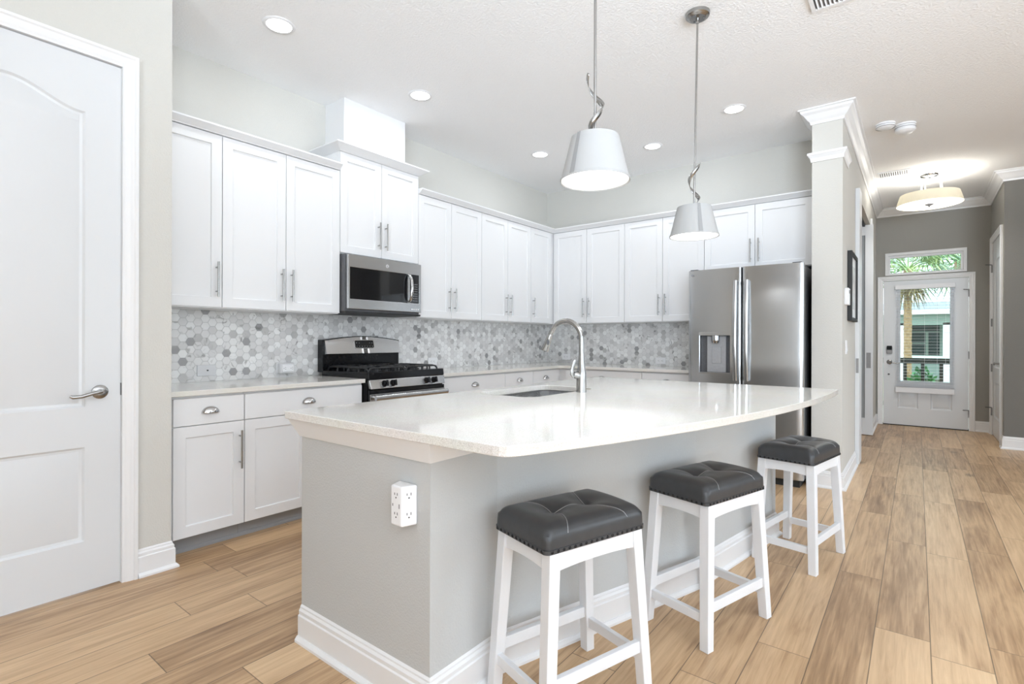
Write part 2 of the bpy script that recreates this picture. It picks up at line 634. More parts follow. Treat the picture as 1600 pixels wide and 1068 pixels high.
def sweep(bm, path, prof, closed=False):
    """prof: (out, z) ring, swept along a plan path; out is to the right of travel; mitred corners"""
    n = len(path)
    P = [Vector((p[0], p[1])) for p in path]
    rings = []
    for i in range(n):
        if closed:
            d0, d1 = P[i] - P[i - 1], P[(i + 1) % n] - P[i]
        else:
            d0 = P[i] - P[i - 1] if i else P[1] - P[0]
            d1 = P[i + 1] - P[i] if i < n - 1 else P[i] - P[i - 1]
        d0.normalize()
        d1.normalize()
        n0, n1 = Vector((d0.y, -d0.x)), Vector((d1.y, -d1.x))
        m = (n0 + n1)
        m = m / max(m.dot(n0), 1e-6)
        rings.append([bm.verts.new((P[i].x + m.x * o, P[i].y + m.y * o, z)) for o, z in prof])
    k = len(prof)
    for i in range(n if closed else n - 1):
        a, b = rings[i], rings[(i + 1) % n]
        for j in range(k):
            bm.faces.new((a[j], a[(j + 1) % k], b[(j + 1) % k], b[j]))
    if not closed:
        bm.faces.new(rings[0])
        bm.faces.new(rings[-1][::-1])


def grid_patch(bm, f, nu, nv):
    vs = [[bm.verts.new(f(i / nu, j / nv)) for j in range(nv + 1)] for i in range(nu + 1)]
    for i in range(nu):
        for j in range(nv):
            bm.faces.new((vs[i][j], vs[i + 1][j], vs[i + 1][j + 1], vs[i][j + 1]))
    return vs


def obj(name, bm, mat, parent=None, smooth=None, bevel=0.0, seg=2, solid=0.0, fix=True, sub=0):
    if fix:
        bmesh.ops.recalc_face_normals(bm, faces=bm.faces[:])
    me = bpy.data.meshes.new(name)
    bm.to_mesh(me)
    bm.free()
    me.materials.append(MATS[mat])
    o = bpy.data.objects.new(name, me)
    C.objects.link(o)
    if smooth is not None:
        for p in me.polygons:
            p.use_smooth = True
        me.set_sharp_from_angle(angle=R(smooth))
    if solid:
        s = o.modifiers.new('s', 'SOLIDIFY')
        s.thickness = solid
        s.offset = 0
    if sub:
        s = o.modifiers.new('u', 'SUBSURF')
        s.levels = s.render_levels = sub
    if bevel:
        b = o.modifiers.new('b', 'BEVEL')
        b.width = bevel
        b.segments = seg
        b.limit_method = 'ANGLE'
        b.angle_limit = R(40)
    if parent:
        o.parent = parent
    return o


def tag(o, label, cat, group=None):
    o['label'] = label
    o['category'] = cat
    if group:
        o['group'] = group
    return o


def thing(name, label, cat, loc=(0, 0, 0), rz=0.0, group=None):
    o = bpy.data.objects.new(name, None)
    o.empty_display_size = 0.1
    C.objects.link(o)
    o.location = loc
    o.rotation_euler = (0, 0, rz)
    return tag(o, label, cat, group)


def struct(name, bm, mat, parent=None, **k):
    o = obj(name, bm, mat, parent, **k)
    if parent is None:
        o['kind'] = 'structure'
    return o


def copy_tree(o, parent=None):
    c = o.copy()
    C.objects.link(c)
    if parent:
        c.parent = parent
    for ch in list(o.children):
        copy_tree(ch, c)
    return c


def offset_loop(pts, d):
    """inset a counter-clockwise loop by d"""
    n = len(pts)
    out = []
    for i in range(n):
        a, b, c = Vector(pts[i - 1]), Vector(pts[i]), Vector(pts[(i + 1) % n])
        d0, d1 = (b - a).normalized(), (c - b).normalized()
        n0, n1 = Vector((-d0.y, d0.x)), Vector((-d1.y, d1.x))
        m = n0 + n1
        m = m / max(m.dot(n0), 0.3)
        out.append((b.x + m.x * d, b.y + m.y * d))
    return out


def panel_board(bm, W, H, T, panels, prof, x0=0.0, z0=0.0, y0=0.0, through=()):
    """a board whose front is at y0 (facing -y); panels are ccw (x, z) loops sunk with prof [(inset, depth)];
    through: loops cut right through"""
    out = [(x0, z0), (x0 + W, z0), (x0 + W, z0 + H), (x0, z0 + H)]

    def ring(pts, y):
        return [bm.verts.new((p[0], y, p[1])) for p in pts]

    def edges(r):
        return [bm.edges.get((r[i], r[(i + 1) % len(r)])) or bm.edges.new((r[i], r[(i + 1) % len(r)])) for i in range(len(r))]

    def band(a, b):
        n = len(a)
        for i in range(n):
            bm.faces.new((a[i], a[(i + 1) % n], b[(i + 1) % n], b[i]))
    f, k = ring(out, y0), ring(out, y0 + T)
    band(f, k)
    fe, ke = edges(f), edges(k)
    for lp in panels:
        r = ring(lp, y0)
        fe += edges(r)
        for ins, dep in prof:
            q = ring(offset_loop(lp, ins) if ins else lp, y0 + dep)
            band(r, q)
            r = q
        bm.faces.new(r)
    for lp in through:
        r, q = ring(lp, y0), ring(lp, y0 + T)
        fe += edges(r)
        ke += edges(q)
        band(r, q)
    bmesh.ops.triangle_fill(bm, edges=fe, use_beauty=True)
    if through:
        bmesh.ops.triangle_fill(bm, edges=ke, use_beauty=True)
    else:
        bm.faces.new(k)


def rect(x0, z0, x1, z1):
    return [(x0, z0), (x1, z0), (x1, z1), (x0, z1)]


def rrect(x0, y0, x1, y1, r, n=6):
    out = []
    for cx, cy, a in ((x1 - r, y0 + r, -90), (x1 - r, y1 - r, 0), (x0 + r, y1 - r, 90), (x0 + r, y0 + r, 180)):
        for k in range(n + 1):
            t = R(a + 90 * k / n)
            out.append((cx + r * math.cos(t), cy + r * math.sin(t)))
    return out


# ------------------------------------------------------------------ dimensions of the place
XL, YB, ZC = -3.80, 5.616, 3.096          # left wall, back wall, ceiling
XD = -3.095                                # wall with the pantry door
YD = 1.06                                  # its corner
XP0, XP1, YP = -0.689, -0.473, 4.925       # wall end beside the fridge
YF = 9.24                                  # front door wall
XR, YR = 0.767, 7.96                       # closet wall and dining wall
YREAR, XRIGHT = -4.5, 4.2

# ------------------------------------------------------------------ room shell
bm = mb(); box(bm, -6, -5, -0.12, 5, 9.42, 0.0)
struct('floor', bm, 'plank_floor')
bm = mb(); box(bm, -6, -5, ZC, 5, 9.42, ZC + 0.12)
struct('ceiling', bm, 'ceiling_paint')
bm = mb(); box(bm, XL - 0.12, YD - 0.1, 0, XL, YB + 0.12, ZC)
struct('wall_left', bm, 'wall_paint')
bm = mb(); box(bm, XL, YB, 0, XP0, YB + 0.12, ZC)
struct('wall_back', bm, 'wall_paint')
bm = mb()
DY0, DY1, DZ = 0.018, 0.846, 2.542
box(bm, XD - 0.12, YREAR, 0, XD, DY0, ZC)
box(bm, XD - 0.12, DY1, 0, XD, YD, ZC)
box(bm, XD - 0.12, DY0, DZ, XD, DY1, ZC)
box(bm, XL, YD - 0.10, 0, XD - 0.12, YD, ZC)
struct('wall_pantry', bm, 'wall_paint')
# wall between kitchen and hall, with the study opening
OY0, OY1, OZ = 6.09, 8.06, 2.68
bm = mb()
box(bm, XP0, YP, 0, XP1, OY0, ZC)
box(bm, XP0, OY0, OZ, XP1, OY1, ZC)
box(bm, XP0, OY1, 0, XP1, YF, ZC)
struct('wall_hall_left', bm, 'wall_paint')
# study beyond the opening
bm = mb()
box(bm, -3.4, YB + 0.12, 0, -3.3, YF, ZC)
struct('wall_study', bm, 'wall_paint')
# front wall with door and transom openings
FX0, FX1, FZ = -0.392, 0.552, 2.062
TX0, TX1, TZ0, TZ1 = -0.335, 0.497, 2.150, 2.425
bm = mb()
box(bm, -3.4, YF, 0, FX0, YF + 0.16, ZC)
box(bm, FX1, YF, 0, XR + 0.2, YF + 0.16, ZC)
box(bm, FX0, YF, FZ, FX1, YF + 0.16, TZ0)
box(bm, FX0, YF, TZ0, TX0, YF + 0.16, TZ1)
box(bm, TX1, YF, TZ0, FX1, YF + 0.16, TZ1)
box(bm, FX0, YF, TZ1, FX1, YF + 0.16, ZC)
struct('wall_front', bm, 'hall_shaded_paint')
# closet wall on the right of the hall, with door opening
CY0, CY1, CZ = 8.13, 9.06, 2.46
bm = mb()
box(bm, XR, YR + 0.02, 0, XR + 0.12, CY0, ZC)
box(bm, XR, CY1, 0, XR + 0.12, YF, ZC)
box(bm, XR, CY0, CZ, XR + 0.12, CY1, ZC)
struct('wall_hall_right', bm, 'hall_shaded_paint')
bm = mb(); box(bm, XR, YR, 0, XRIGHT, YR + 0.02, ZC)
struct('wall_dining', bm, 'dining_shaded_paint')
# right wall and rear wall with bare openings set out for the added fill lamps, out of view
bm = mb()
box(bm, XRIGHT, YREAR, 0, XRIGHT + 0.12, -2.4, ZC)
box(bm, XRIGHT, 1.2, 0, XRIGHT + 0.12, 2.7, ZC)
box(bm, XRIGHT, 5.7, 0, XRIGHT + 0.12, YR, ZC)
box(bm, XRIGHT, 2.7, 2.6, XRIGHT + 0.12, 5.7, ZC)
box(bm, XRIGHT, 2.7, 0, XRIGHT + 0.12, 5.7, 0.8)
box(bm, XRIGHT, -2.4, 2.6, XRIGHT + 0.12, 1.2, ZC)
box(bm, XRIGHT, -2.4, 0, XRIGHT + 0.12, 1.2, 0.2)
struct('wall_right', bm, 'wall_paint')
bm = mb()
box(bm, XD - 0.12, YREAR - 0.12, 0, 1.4, YREAR, ZC)
box(bm, 4.1, YREAR - 0.12, 0, XRIGHT, YREAR, ZC)
box(bm, 1.4, YREAR - 0.12, 2.6, 4.1, YREAR, ZC)
struct('wall_rear', bm, 'wall_paint')

# tiled backsplash
bm = mb(); box(bm, XL, YD, 0.914, XL + 0.008, YB, 1.40)
struct('backsplash_left', bm, 'hex_marble_side')
bm = mb(); box(bm, XL + 0.008, YB - 0.008, 0.914, -1.60, YB, 1.40)
struct('backsplash_back', bm, 'hex_marble_back')

# ------------------------------------------------------------------ mouldings
BASE = [(0, 0), (0.030, 0), (0.030, 0.010), (0.021, 0.021), (0.016, 0.022), (0.016, 0.100), (0.011, 0.104),
        (0.012, 0.118), (0.006, 0.126), (0.006, 0.132), (0.0, 0.139)]
CROWN = [(0, -0.115), (0.010, -0.115), (0.014, -0.095), (0.030, -0.080), (0.055, -0.045), (0.074, -0.030), (0.078, -0.014),
         (0.092, -0.010), (0.092, 0.0), (0, 0)]
tn = [0]


def trim(path, prof, z=0.0, mat='trim_paint', name='trim'):
    tn[0] += 1
    bm = mb()
    sweep(bm, path, [(o, q + z) for o, q in prof])
    return struct('%s_%d' % (name, tn[0]), bm, mat)


def baseboard(side, path):
    bm = mb()
    sweep(bm, path, BASE)
    return struct('baseboard_' + side, bm, 'trim_paint')


baseboard('pantry', [(XD, 0.909), (XD, YD), (XD - 0.20, YD)])
baseboard('hall_left', [(XP0, YB - 0.6), (XP0, YP), (XP1, YP), (XP1, OY0 - 0.10)])
baseboard('hall_left_far', [(XP1, OY1 + 0.087), (XP1, YF), (FX0 - 0.06, YF)])
baseboard('front', [(FX1 + 0.06, YF), (XR, YF), (XR, CY1 + 0.06)])
baseboard('dining', [(XR, CY0 - 0.07), (XR, YR), (XRIGHT, YR)])

# crown of the hall, wrapping the wall end by the fridge
trim([(XP0, YP + 0.30), (XP0, YP), (XP1, YP), (XP1, YF), (XR, YF), (XR, YR), (XRIGHT, YR)], CROWN, ZC)
# band round the wall end (a capital)
CAP = [(0, 0), (0.008, 0), (0.012, 0.030), (0.026, 0.050), (0.032, 0.055), (0.032, 0.072), (0, 0.078)]
trim([(XP0, YP + 0.12), (XP0, YP), (XP1, YP), (XP1, YP + 0.36)], CAP, 2.672)

# door casings
CASW = [(0.0, 0.0), (0.012, 0.0), (0.012, 0.010), (0.016, 0.018), (0.020, 0.030), (0.020, 0.044), (0.026, 0.050), (0.026, 0.062), (0.0, 0.062)]


def casing(bm, a0, a1, ztop, place, w=0.062):
    """three-sided casing in a local (along, out, up) frame; a0..a1 the opening; place maps to world"""
    k = w / 0.062
    path = [(a0, 0.0), (a0, ztop), (a1, ztop), (a1, 0.0)]
    rings = []
    for i, (a, z) in enumerate(path):
        ring_ = []
        for t, o in [(q[1] * k, q[0]) for q in CASW]:
            if i == 0:
                p = (a - t, z)
            elif i == 1:
                p = (a - t, z + t)
            elif i == 2:
                p = (a + t, z + t)
            else:
                p = (a + t, z)
            ring_.append(bm.verts.new(place(p[0], o, p[1])))
        rings.append(ring_)
    n = len(CASW)
    for i in range(3):
        for j in range(n):
            bm.faces.new((rings[i][j], rings[i][(j + 1) % n], rings[i + 1][(j + 1) % n], rings[i + 1][j]))
    bm.faces.new(rings[0])
    bm.faces.new(rings[3])


def casing_trim(a0, a1, ztop, place, w=0.062):
    tn[0] += 1
    bm = mb()
    casing(bm, a0, a1, ztop, place, w)
    return struct('trim_%d' % tn[0], bm, 'trim_paint')


casing_trim(DY0 + 0.006, DY1 - 0.004, DZ - 0.006, lambda a, o, z: (XD + o, a, z), 0.064)
casing_trim(FX0 + 0.004, FX1 - 0.004, FZ - 0.004, lambda a, o, z: (a, YF - o, z), 0.062)
casing_trim(CY0 + 0.004, CY1 - 0.004, CZ - 0.004, lambda a, o, z: (XR - o, a, z), 0.066)
bm = mb(); box(bm, XP1, OY1, 0, XP1 + 0.022, OY1 + 0.085, OZ + 0.08)
struct('trim_study', bm, 'trim_paint', bevel=0.004)

# ------------------------------------------------------------------ handles


def bar_pull(parent, x, z0, z1, y=0.0, mat='nickel'):
    """vertical bar handle standing off a front at y (facing -y)"""
    bm = mb()
    cyl(bm, (x, y - 0.034, z0), (x, y - 0.034, z1), 0.0058, seg=12)
    for z in (z0 + 0.035, z1 - 0.035):
        cyl(bm, (x, y, z), (x, y - 0.034, z), 0.0048, seg=10)
    return obj('handle', bm, mat, parent, smooth=40)


def cup_pull(parent, x, z, y=0.0, w=0.094, h=0.036, d=0.027):
    bm = mb()

    def f(u, v):
        t = PI * u
        s = v * PI / 2
        return (x - math.cos(t) * w / 2 * (0.25 + 0.75 * math.cos(s * 0.0) if False else 1) * math.cos(s) ** 0.5 if False else x - math.cos(t) * w / 2 * math.cos(s * 0.999),
                y - d * math.sin(s) * math.sin(t) ** 0.5 if False else y - d * math.sin(s),
                z - h / 2 + h * math.sin(t) * math.cos(s * 0.999))
    grid_patch(bm, f, 20, 8)
    bmesh.ops.remove_doubles(bm, verts=bm.verts[:], dist=0.0004)
    a = obj('cup_pull', bm, 'chrome', parent, smooth=60, solid=0.003)
    bm = mb()
    lathe(bm, [(0, 0), (0.006, 0), (0.006, 0.004), (0, 0.004)], seg=10)
    bm.free()
    return a


# ------------------------------------------------------------------ doors
def door_lever(parent, name, x, y, z, mat='nickel', sgn=-1):
    """rose with a curved lever on a face at y (facing -y); sgn: which way the lever points along x"""
    bm = mb()
    prof = [(0.0, 0.012), (0.012, 0.012), (0.026, 0.009), (0.033, 0.004), (0.033, 0.0)]
    rings = []
    for r, q in prof:
        rings.append([bm.verts.new((x + r * math.cos(t), y - q, z + r * math.sin(t))) for t in [2 * PI * k / 28 for k in range(28)]] if r else
                     [bm.verts.new((x, y - q, z))])
    for k in range(28):
        bm.faces.new((rings[0][0], rings[1][k], rings[1][(k + 1) % 28]))
        for i in range(1, 4):
            bm.faces.new((rings[i][k], rings[i + 1][k], rings[i + 1][(k + 1) % 28], rings[i][(k + 1) % 28]))
    tube(bm, [(x, y - 0.008, z), (x, y - 0.045, z + 0.002), (x + sgn * 0.010, y - 0.055, z + 0.003), (x + sgn * 0.04, y - 0.056, z - 0.002),
              (x + sgn * 0.08, y - 0.053, z - 0.014), (x + sgn * 0.112, y - 0.050, z - 0.015), (x + sgn * 0.122, y - 0.049, z - 0.010)],
         [0.012, 0.011, 0.011, 0.009, 0.0085, 0.009, 0.006], 12)
    return obj(name, bm, mat, parent, smooth=50)


# pantry door: two panels, the upper one with a curved top
DW = DY1 - DY0 - 0.012


def arch_loop(x0, z0, x1, zc, zp, n=26):
    pts = [(x0, z0), (x1, z0)]
    for i in range(n + 1):
        t = i / n                       # from right to left
        x = x1 + (x0 - x1) * t
        s = abs(2 * t - 1)              # 1 at the sides, 0 in the middle
        k = 0.5 + 0.5 * math.cos(PI * min(1, s / 0.97))
        pts.append((x, zc + (zp - zc) * k))
    return pts


PROF6 = [(0.009, 0.010), (0.020, 0.013), (0.050, 0.004)]
bm = mb()
lo = DW / 2 - 0.268
panel_board(bm, DW, 2.523, 0.035, [arch_loop(lo, 0.868, DW - lo, 2.262, 2.345), rect(lo, 0.235, DW - lo, 0.680)], PROF6)
d1 = struct('door_1', bm, 'door_paint', smooth=25)
d1.rotation_euler = (0, 0, PI / 2)
d1.location = (XD - 0.004, DY0 + 0.006, 0.008)
d1['label'] = 'white pantry door with an arched upper panel and nickel lever'
door_lever(d1, 'lever_handle', DW - 0.083, 0.0, 0.937)
bm = mb()
box(bm, DW - 0.002, -0.004, 0.915, DW + 0.008, 0.002, 0.975)
obj('latch_plate', bm, 'dark_grey', d1)
# jamb behind
bm = mb()
box(bm, XD - 0.12, DY0, 0, XD - 0.041, DY0 + 0.012, DZ)
box(bm, XD - 0.12, DY1 - 0.005, 0, XD - 0.003, DY1, DZ)
box(bm, XD - 0.12, DY0, DZ - 0.005, XD - 0.003, DY1, DZ)
struct('trim_pantry_jamb', bm, 'trim_paint')

# front door: half-lite with two panels below
FW = FX1 - FX0 - 0.020
FX = FX0 + 0.010
GX0, GX1, GZ0, GZ1 = 0.195, 0.735, 0.62, 1.92          # glass in door coordinates
bm = mb()
panel_board(bm, FW, 2.040, 0.045, [rect(0.165, 0.235, 0.395, 0.530), rect(0.530, 0.235, 0.760, 0.530)],
            [(0.012, 0.013), (0.024, 0.015), (0.052, 0.004)], through=[rect(GX0, GZ0, GX1, GZ1)])
d2 = struct('door_2', bm, 'door_paint', smooth=25)
d2.location = (FX, YF - 0.002, 0.012)
d2['label'] = 'white front door with a glazed upper half at the end of the hall'
bm = mb()
for s0, s1 in ((GX0 - 0.03, GX0), (GX1, GX1 + 0.03)):
    box(bm, s0, -0.010, GZ0 - 0.03, s1, 0.0, GZ1 + 0.03)
box(bm, GX0, -0.010, GZ0 - 0.03, GX1, 0.0, GZ0)
box(bm, GX0, -0.010, GZ1, GX1, 0.0, GZ1 + 0.03)
obj('glazing_bead', bm, 'door_paint', d2, bevel=0.003)
bm = mb(); box(bm, GX0, 0.018, GZ0, GX1, 0.026, GZ1)
obj('pane', bm, 'clear_glass', d2)
door_lever(d2, 'lever_handle', 0.070, 0.0, 0.885, sgn=1)
bm = mb(); box(bm, 0.035, -0.030, 1.005, 0.105, 0.0, 1.105)
k = obj('keypad_lock', bm, 'mid_grey', d2, bevel=0.010, seg=3)
bm = mb(); box(bm, 0.040, -0.034, 1.060, 0.100, -0.028, 1.118)
obj('lock_screen', bm, 'black_gloss', k, bevel=0.004)
bm = mb(); cyl(bm, (0.062, -0.008, 0.71), (0.062, 0.0, 0.71), 0.013)
obj('deadbolt', bm, 'dark_grey', d2, smooth=40)
for z in (0.215, 1.00, 1.83):
    bm = mb(); cyl(bm, (FW + 0.004, -0.008, z - 0.05), (FW + 0.004, -0.008, z + 0.05), 0.007, seg=10)
    h = obj('hinge', bm, 'mid_grey', d2, smooth=40)
    if z != 1.00:
        bm = mb(); tube(bm, [(FW + 0.004, -0.010, z + 0.045), (FW - 0.055, -0.045, z + 0.048)], 0.005, 8)
        obj('door_stop', bm, 'dark_grey', h)
bm = mb(); box(bm, FX0, YF - 0.01, 0, FX1, YF + 0.14, 0.011)
struct('trim_threshold', bm, 'black_matte')

# transom window
bm = mb()
panel_board(bm, TX1 - TX0 + 0.060, TZ1 - TZ0 + 0.046, 0.030, [], [], x0=TX0 - 0.030, z0=TZ0 - 0.016, y0=YF - 0.018,
            through=[rect(TX0 + 0.008, TZ0 + 0.008, TX1 - 0.008, TZ1 - 0.010)])
win = struct('window_1', bm, 'trim_paint', bevel=0.004)
bm = mb()
panel_board(bm, TX1 - TX0, TZ1 - TZ0, 0.05, [], [], x0=TX0, z0=TZ0, y0=YF + 0.013,
            through=[rect(TX0 + 0.030, TZ0 + 0.020, TX1 - 0.030, TZ1 - 0.042)])
obj('sash', bm, 'trim_paint', win, bevel=0.003)
bm = mb(); box(bm, TX0 + 0.02, YF + 0.035, TZ0 + 0.012, TX1 - 0.02, YF + 0.041, TZ1 - 0.03)
obj('pane', bm, 'clear_glass', win)

# closet door seen edge-on
CW = CY1 - CY0 - 0.012
bm = mb()
panel_board(bm, CW, CZ - 0.012, 0.035, [rect(0.16, 0.86, CW - 0.16, 2.2), rect(0.16, 0.235, CW - 0.16, 0.68)], PROF6)
d3 = struct('door_3', bm, 'door_paint', smooth=25)
d3.rotation_euler = (0, 0, -PI / 2)
d3.location = (XR + 0.002, CY1 - 0.006, 0.008)
d3['label'] = 'white closet door on the right side of the hall'
door_lever(d3, 'lever_handle', CW - 0.11, 0.0, 0.93, mat='mid_grey')
for z in (0.29, 0.85, 1.43, 2.12):
    bm = mb(); cyl(bm, (-0.006, -0.012, z - 0.05), (-0.006, -0.012, z + 0.05), 0.009, seg=10)
    h = obj('hinge', bm, 'mid_grey', d3, smooth=40)
    if z in (0.29, 2.12):
        bm = mb(); tube(bm, [(-0.006, -0.012, z + 0.05), (0.03, -0.075, z + 0.052)], 0.006, 8)
        obj('door_stop', bm, 'dark_grey', h)

# pocket door leaf in the study opening, and the glazed leaf beyond it
bm = mb(); box(bm, 0.0, -0.036, 0.0, 0.25, 0.0, OZ - 0.02)
d4 = struct('door_4', bm, 'door_paint', bevel=0.002)
d4.rotation_euler = (0, 0, PI / 2)
d4.location = (XP1 + 0.001, 5.995, 0.01)
d4['label'] = 'white sliding door leaf at the near side of the study opening'
bm = mb(); box(bm, -0.003, -0.030, 0.88, 0.004, -0.008, 1.02)
obj('flush_pull', bm, 'mid_grey', d4)
bm = mb()
panel_board(bm, 0.80, OZ - 0.02, 0.035, [], [], through=[rect(0.12, 0.21, 0.715, 2.53)])
d5 = struct('door_5', bm, 'door_paint', bevel=0.002)
d5.location = (-1.238, 7.97, 0.01)
d5['label'] = 'white door leaf with a frosted pane at the far side of the study opening'
bm = mb(); box(bm, 0.12, 0.012, 0.21, 0.715, 0.022, 2.53)
obj('frosted_pane', bm, 'frosted_glass', d5)
bm = mb(); box(bm, 0.732, -0.003, 0.845, 0.778, 0.004, 1.04)
obj('flush_pull', bm, 'mid_grey', d5)
bm = mb()
box(bm, XP0 + 0.05, OY0, OZ - 0.05, XP0 + 0.075, OY1, OZ)
box(bm, XP1 - 0.075, OY0, OZ - 0.03, XP1 - 0.05, OY1, OZ)
struct('trim_pocket_track', bm, 'black_matte')

# ------------------------------------------------------------------ cabinets
SHAKER = [(0.0, 0.009), (0.003, 0.011)]
G = 0.0022


def shaker(parent, x0, z0, x1, z1, fw=0.062, T=0.020):
    bm = mb()
    panel_board(bm, x1 - x0 - 2 * G, z1 - z0 - 2 * G, T, [rect(x0 + G + fw, z0 + G + fw, x1 - G - fw, z1 - G - fw)], SHAKER, x0=x0 + G, z0=z0 + G, y0=-T)
    return obj('door', bm, 'white_paint', parent, bevel=0.0015)


def upper(label, loc, rz, W, z0, z1, D, doors, group, lift=0.03):
    """doors: list of (x0, x1, handle side or None); front of the box at local y = 0"""
    t = thing('wall_cabinet', label, 'cabinet', loc, rz, group)
    bm = mb(); box(bm, 0.001, 0.0, z0, W - 0.001, D, z1)
    obj('carcass', bm, 'white_paint', t)
    for x0, x1, hs in doors:
        d = shaker(t, x0, z0 + 0.004, x1, z1 - 0.012)
        if hs:
            hx = x1 - 0.036 if hs == 'r' else x0 + 0.036
            bar_pull(d, hx, z0 + 0.070, z0 + 0.290, -0.020)
    return t


ZU0, ZU1 = 1.394, 2.498
XU = -3.496                       # front of the upper boxes (doors stand 20 mm proud)
UD = XU - XL - 0.001
ug = None
L90 = PI / 2
upper('single white wall cabinet beside the pantry wall, narrowest of the long left run', (XU, 1.075, 0), L90, 0.399, ZU0, ZU1, UD,
      [(0.0, 0.399, 'r')], ug)
upper('white two-door wall cabinet just before the microwave on the left wall', (XU, 1.474, 0), L90, 0.852, ZU0, ZU1, UD,
      [(0.0, 0.423, 'r'), (0.423, 0.852, 'l')], ug)
upper('short raised white wall cabinet directly above the microwave', (XU, 2.327, 0), L90, 0.790, 1.860, 2.652, UD,
      [(0.0, 0.390, 'r'), (0.390, 0.790, 'l')], ug)
upper('white two-door wall cabinet just past the microwave on the left wall', (XU, 3.118, 0), L90, 0.846, ZU0, ZU1, UD,
      [(0.0, 0.414, 'r'), (0.414, 0.846, 'l')], ug)
upper('white two-door wall cabinet in front of the corner one on the left wall', (XU, 3.965, 0), L90, 0.851, ZU0, ZU1, UD,
      [(0.0, 0.427, 'r'), (0.427, 0.851, 'l')], ug)
upper('single-door white corner wall cabinet at the end of the left run', (XU, 4.817, 0), L90, 0.795, ZU0, ZU1, UD,
      [(0.0, 0.415, 'l')], ug)
YU = 5.308
BD = YB - YU - 0.001
upper('white two-door wall cabinet behind the faucet, first from the corner on the back wall', (XU + 0.001, YU, 0), 0, 0.948, ZU0, ZU1, BD,
      [(0.016, 0.472, 'r'), (0.472, 0.948, 'l')], ug)
upper('white two-door wall cabinet between the corner and the refrigerator, behind the far pendant', (-2.547, YU, 0), 0, 0.865, ZU0, ZU1, BD,
      [(0.0, 0.434, 'r'), (0.434, 0.865, 'l')], ug)
upper('short white two-door wall cabinet above the refrigerator', (-1.682, YU, 0), 0, 0.990, 1.870, ZU1, BD,
      [(0.0, 0.472, 'r'), (0.472, 0.955, 'l')], ug)

# cabinet crowns
CC = [(-0.022, 0.0), (0.002, 0.0), (0.006, 0.006), (0.040, 0.030), (0.046, 0.034), (0.046, 0.044), (-0.022, 0.044)]
XUF = XU + 0.020
trim([(XUF, 1.062), (XUF, 2.322)], CC, 2.490, 'white_paint')
trim([(XUF, 3.122), (XUF, YU - 0.020), (XP0 - 0.002, YU - 0.020)], CC, 2.490, 'white_paint')
CM = [(-0.022, 0.0), (0.002, 0.0), (0.006, 0.004), (0.060, 0.038), (0.068, 0.042), (0.068, 0.052), (-0.022, 0.052)]
trim([(XL + 0.002, 2.326), (XUF, 2.326), (XUF, 3.118), (XL + 0.002, 3.118)], CM, 2.640, 'white_paint')
# boxed duct from the raised cabinet to the ceiling
bm = mb(); box(bm, XL, 2.405, 2.655, -3.544, 3.020, ZC)
struct('trim_duct_box', bm, 'white_paint')


def base_cab(label, loc, rz, W, fronts, D=0.60, z0=0.098, z1=0.884, filler=0.0):
    """fronts: (kind, x0, x1, z0, z1, handle)"""
    t = thing('base_cabinet', label, 'cabinet', loc, rz)
    bm = mb(); box(bm, 0.001, 0.0, z0, W - 0.001, D, z1)
    obj('carcass', bm, 'white_paint', t)
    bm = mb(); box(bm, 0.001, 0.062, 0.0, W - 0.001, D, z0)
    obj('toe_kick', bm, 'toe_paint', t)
    for kind, x0, x1, q0, q1, hs in fronts:
        if kind == 'drawer':
            bm = mb(); box(bm, x0 + G, -0.020, q0 + G, x1 - G, 0.0, q1 - G)
            d = obj('drawer', bm, 'white_paint', t, bevel=0.003)
            cup_pull(d, (x0 + x1) / 2, (q0 + q1) / 2 + 0.004, -0.020)
        else:
            d = shaker(t, x0, q0, x1, q1)
            if hs:
                bar_pull(d, x1 - 0.030 if hs == 'r' else x0 + 0.030, q1 - 0.280, q1 - 0.055, -0.020)
    return t


XB = -3.2025
BDp = XB - XL - 0.001
ZD0, ZD1, ZDR = 0.100, 0.716, 0.872
base_cab('narrow white base cabinet with one drawer and one door beside the pantry wall', (XB, 1.075, 0), L90, 0.404,
         [('drawer', 0.022, 0.404, ZD1, ZDR, None), ('door', 0.022, 0.404, ZD0, ZD1, 'r')], BDp)
base_cab('wide white base cabinet with one long drawer just before the range', (XB, 1.479, 0), L90, 0.846,
         [('drawer', 0.0, 0.838, ZD1, ZDR, None), ('door', 0.0, 0.419, ZD0, ZD1, 'r'), ('door', 0.419, 0.838, ZD0, ZD1, 'l')], BDp)
base_cab('wide white base cabinet with one long drawer just past the range', (XB, 3.102, 0), L90, 0.880,
         [('drawer', 0.0, 0.880, ZD1, ZDR, None), ('door', 0.0, 0.44, ZD0, ZD1, 'r'), ('door', 0.44, 0.88, ZD0, ZD1, 'l')], BDp)
base_cab('narrow white base cabinet second past the range on the left wall', (XB, 3.982, 0), L90, 0.470,
         [('drawer', 0.0, 0.47, ZD1, ZDR, None), ('door', 0.0, 0.47, ZD0, ZD1, 'r')], BDp)
base_cab('narrow white base cabinet at the corner end of the left run', (XB, 4.452, 0), L90, 1.160,
         [('drawer', 0.0, 0.47, ZD1, ZDR, None), ('door', 0.0, 0.47, ZD0, ZD1, 'r')], BDp)
YBF = 4.992
BBD = YB - YBF - 0.001
base_cab('wide white base cabinet on the back wall between the corner and the refrigerator', (XB + 0.001, YBF, 0), 0, 0.999,
         [('drawer', 0.09, 0.999, ZD1, ZDR, None), ('door', 0.09, 0.545, ZD0, ZD1, 'r'), ('door', 0.545, 0.999, ZD0, ZD1, 'l')], BBD)
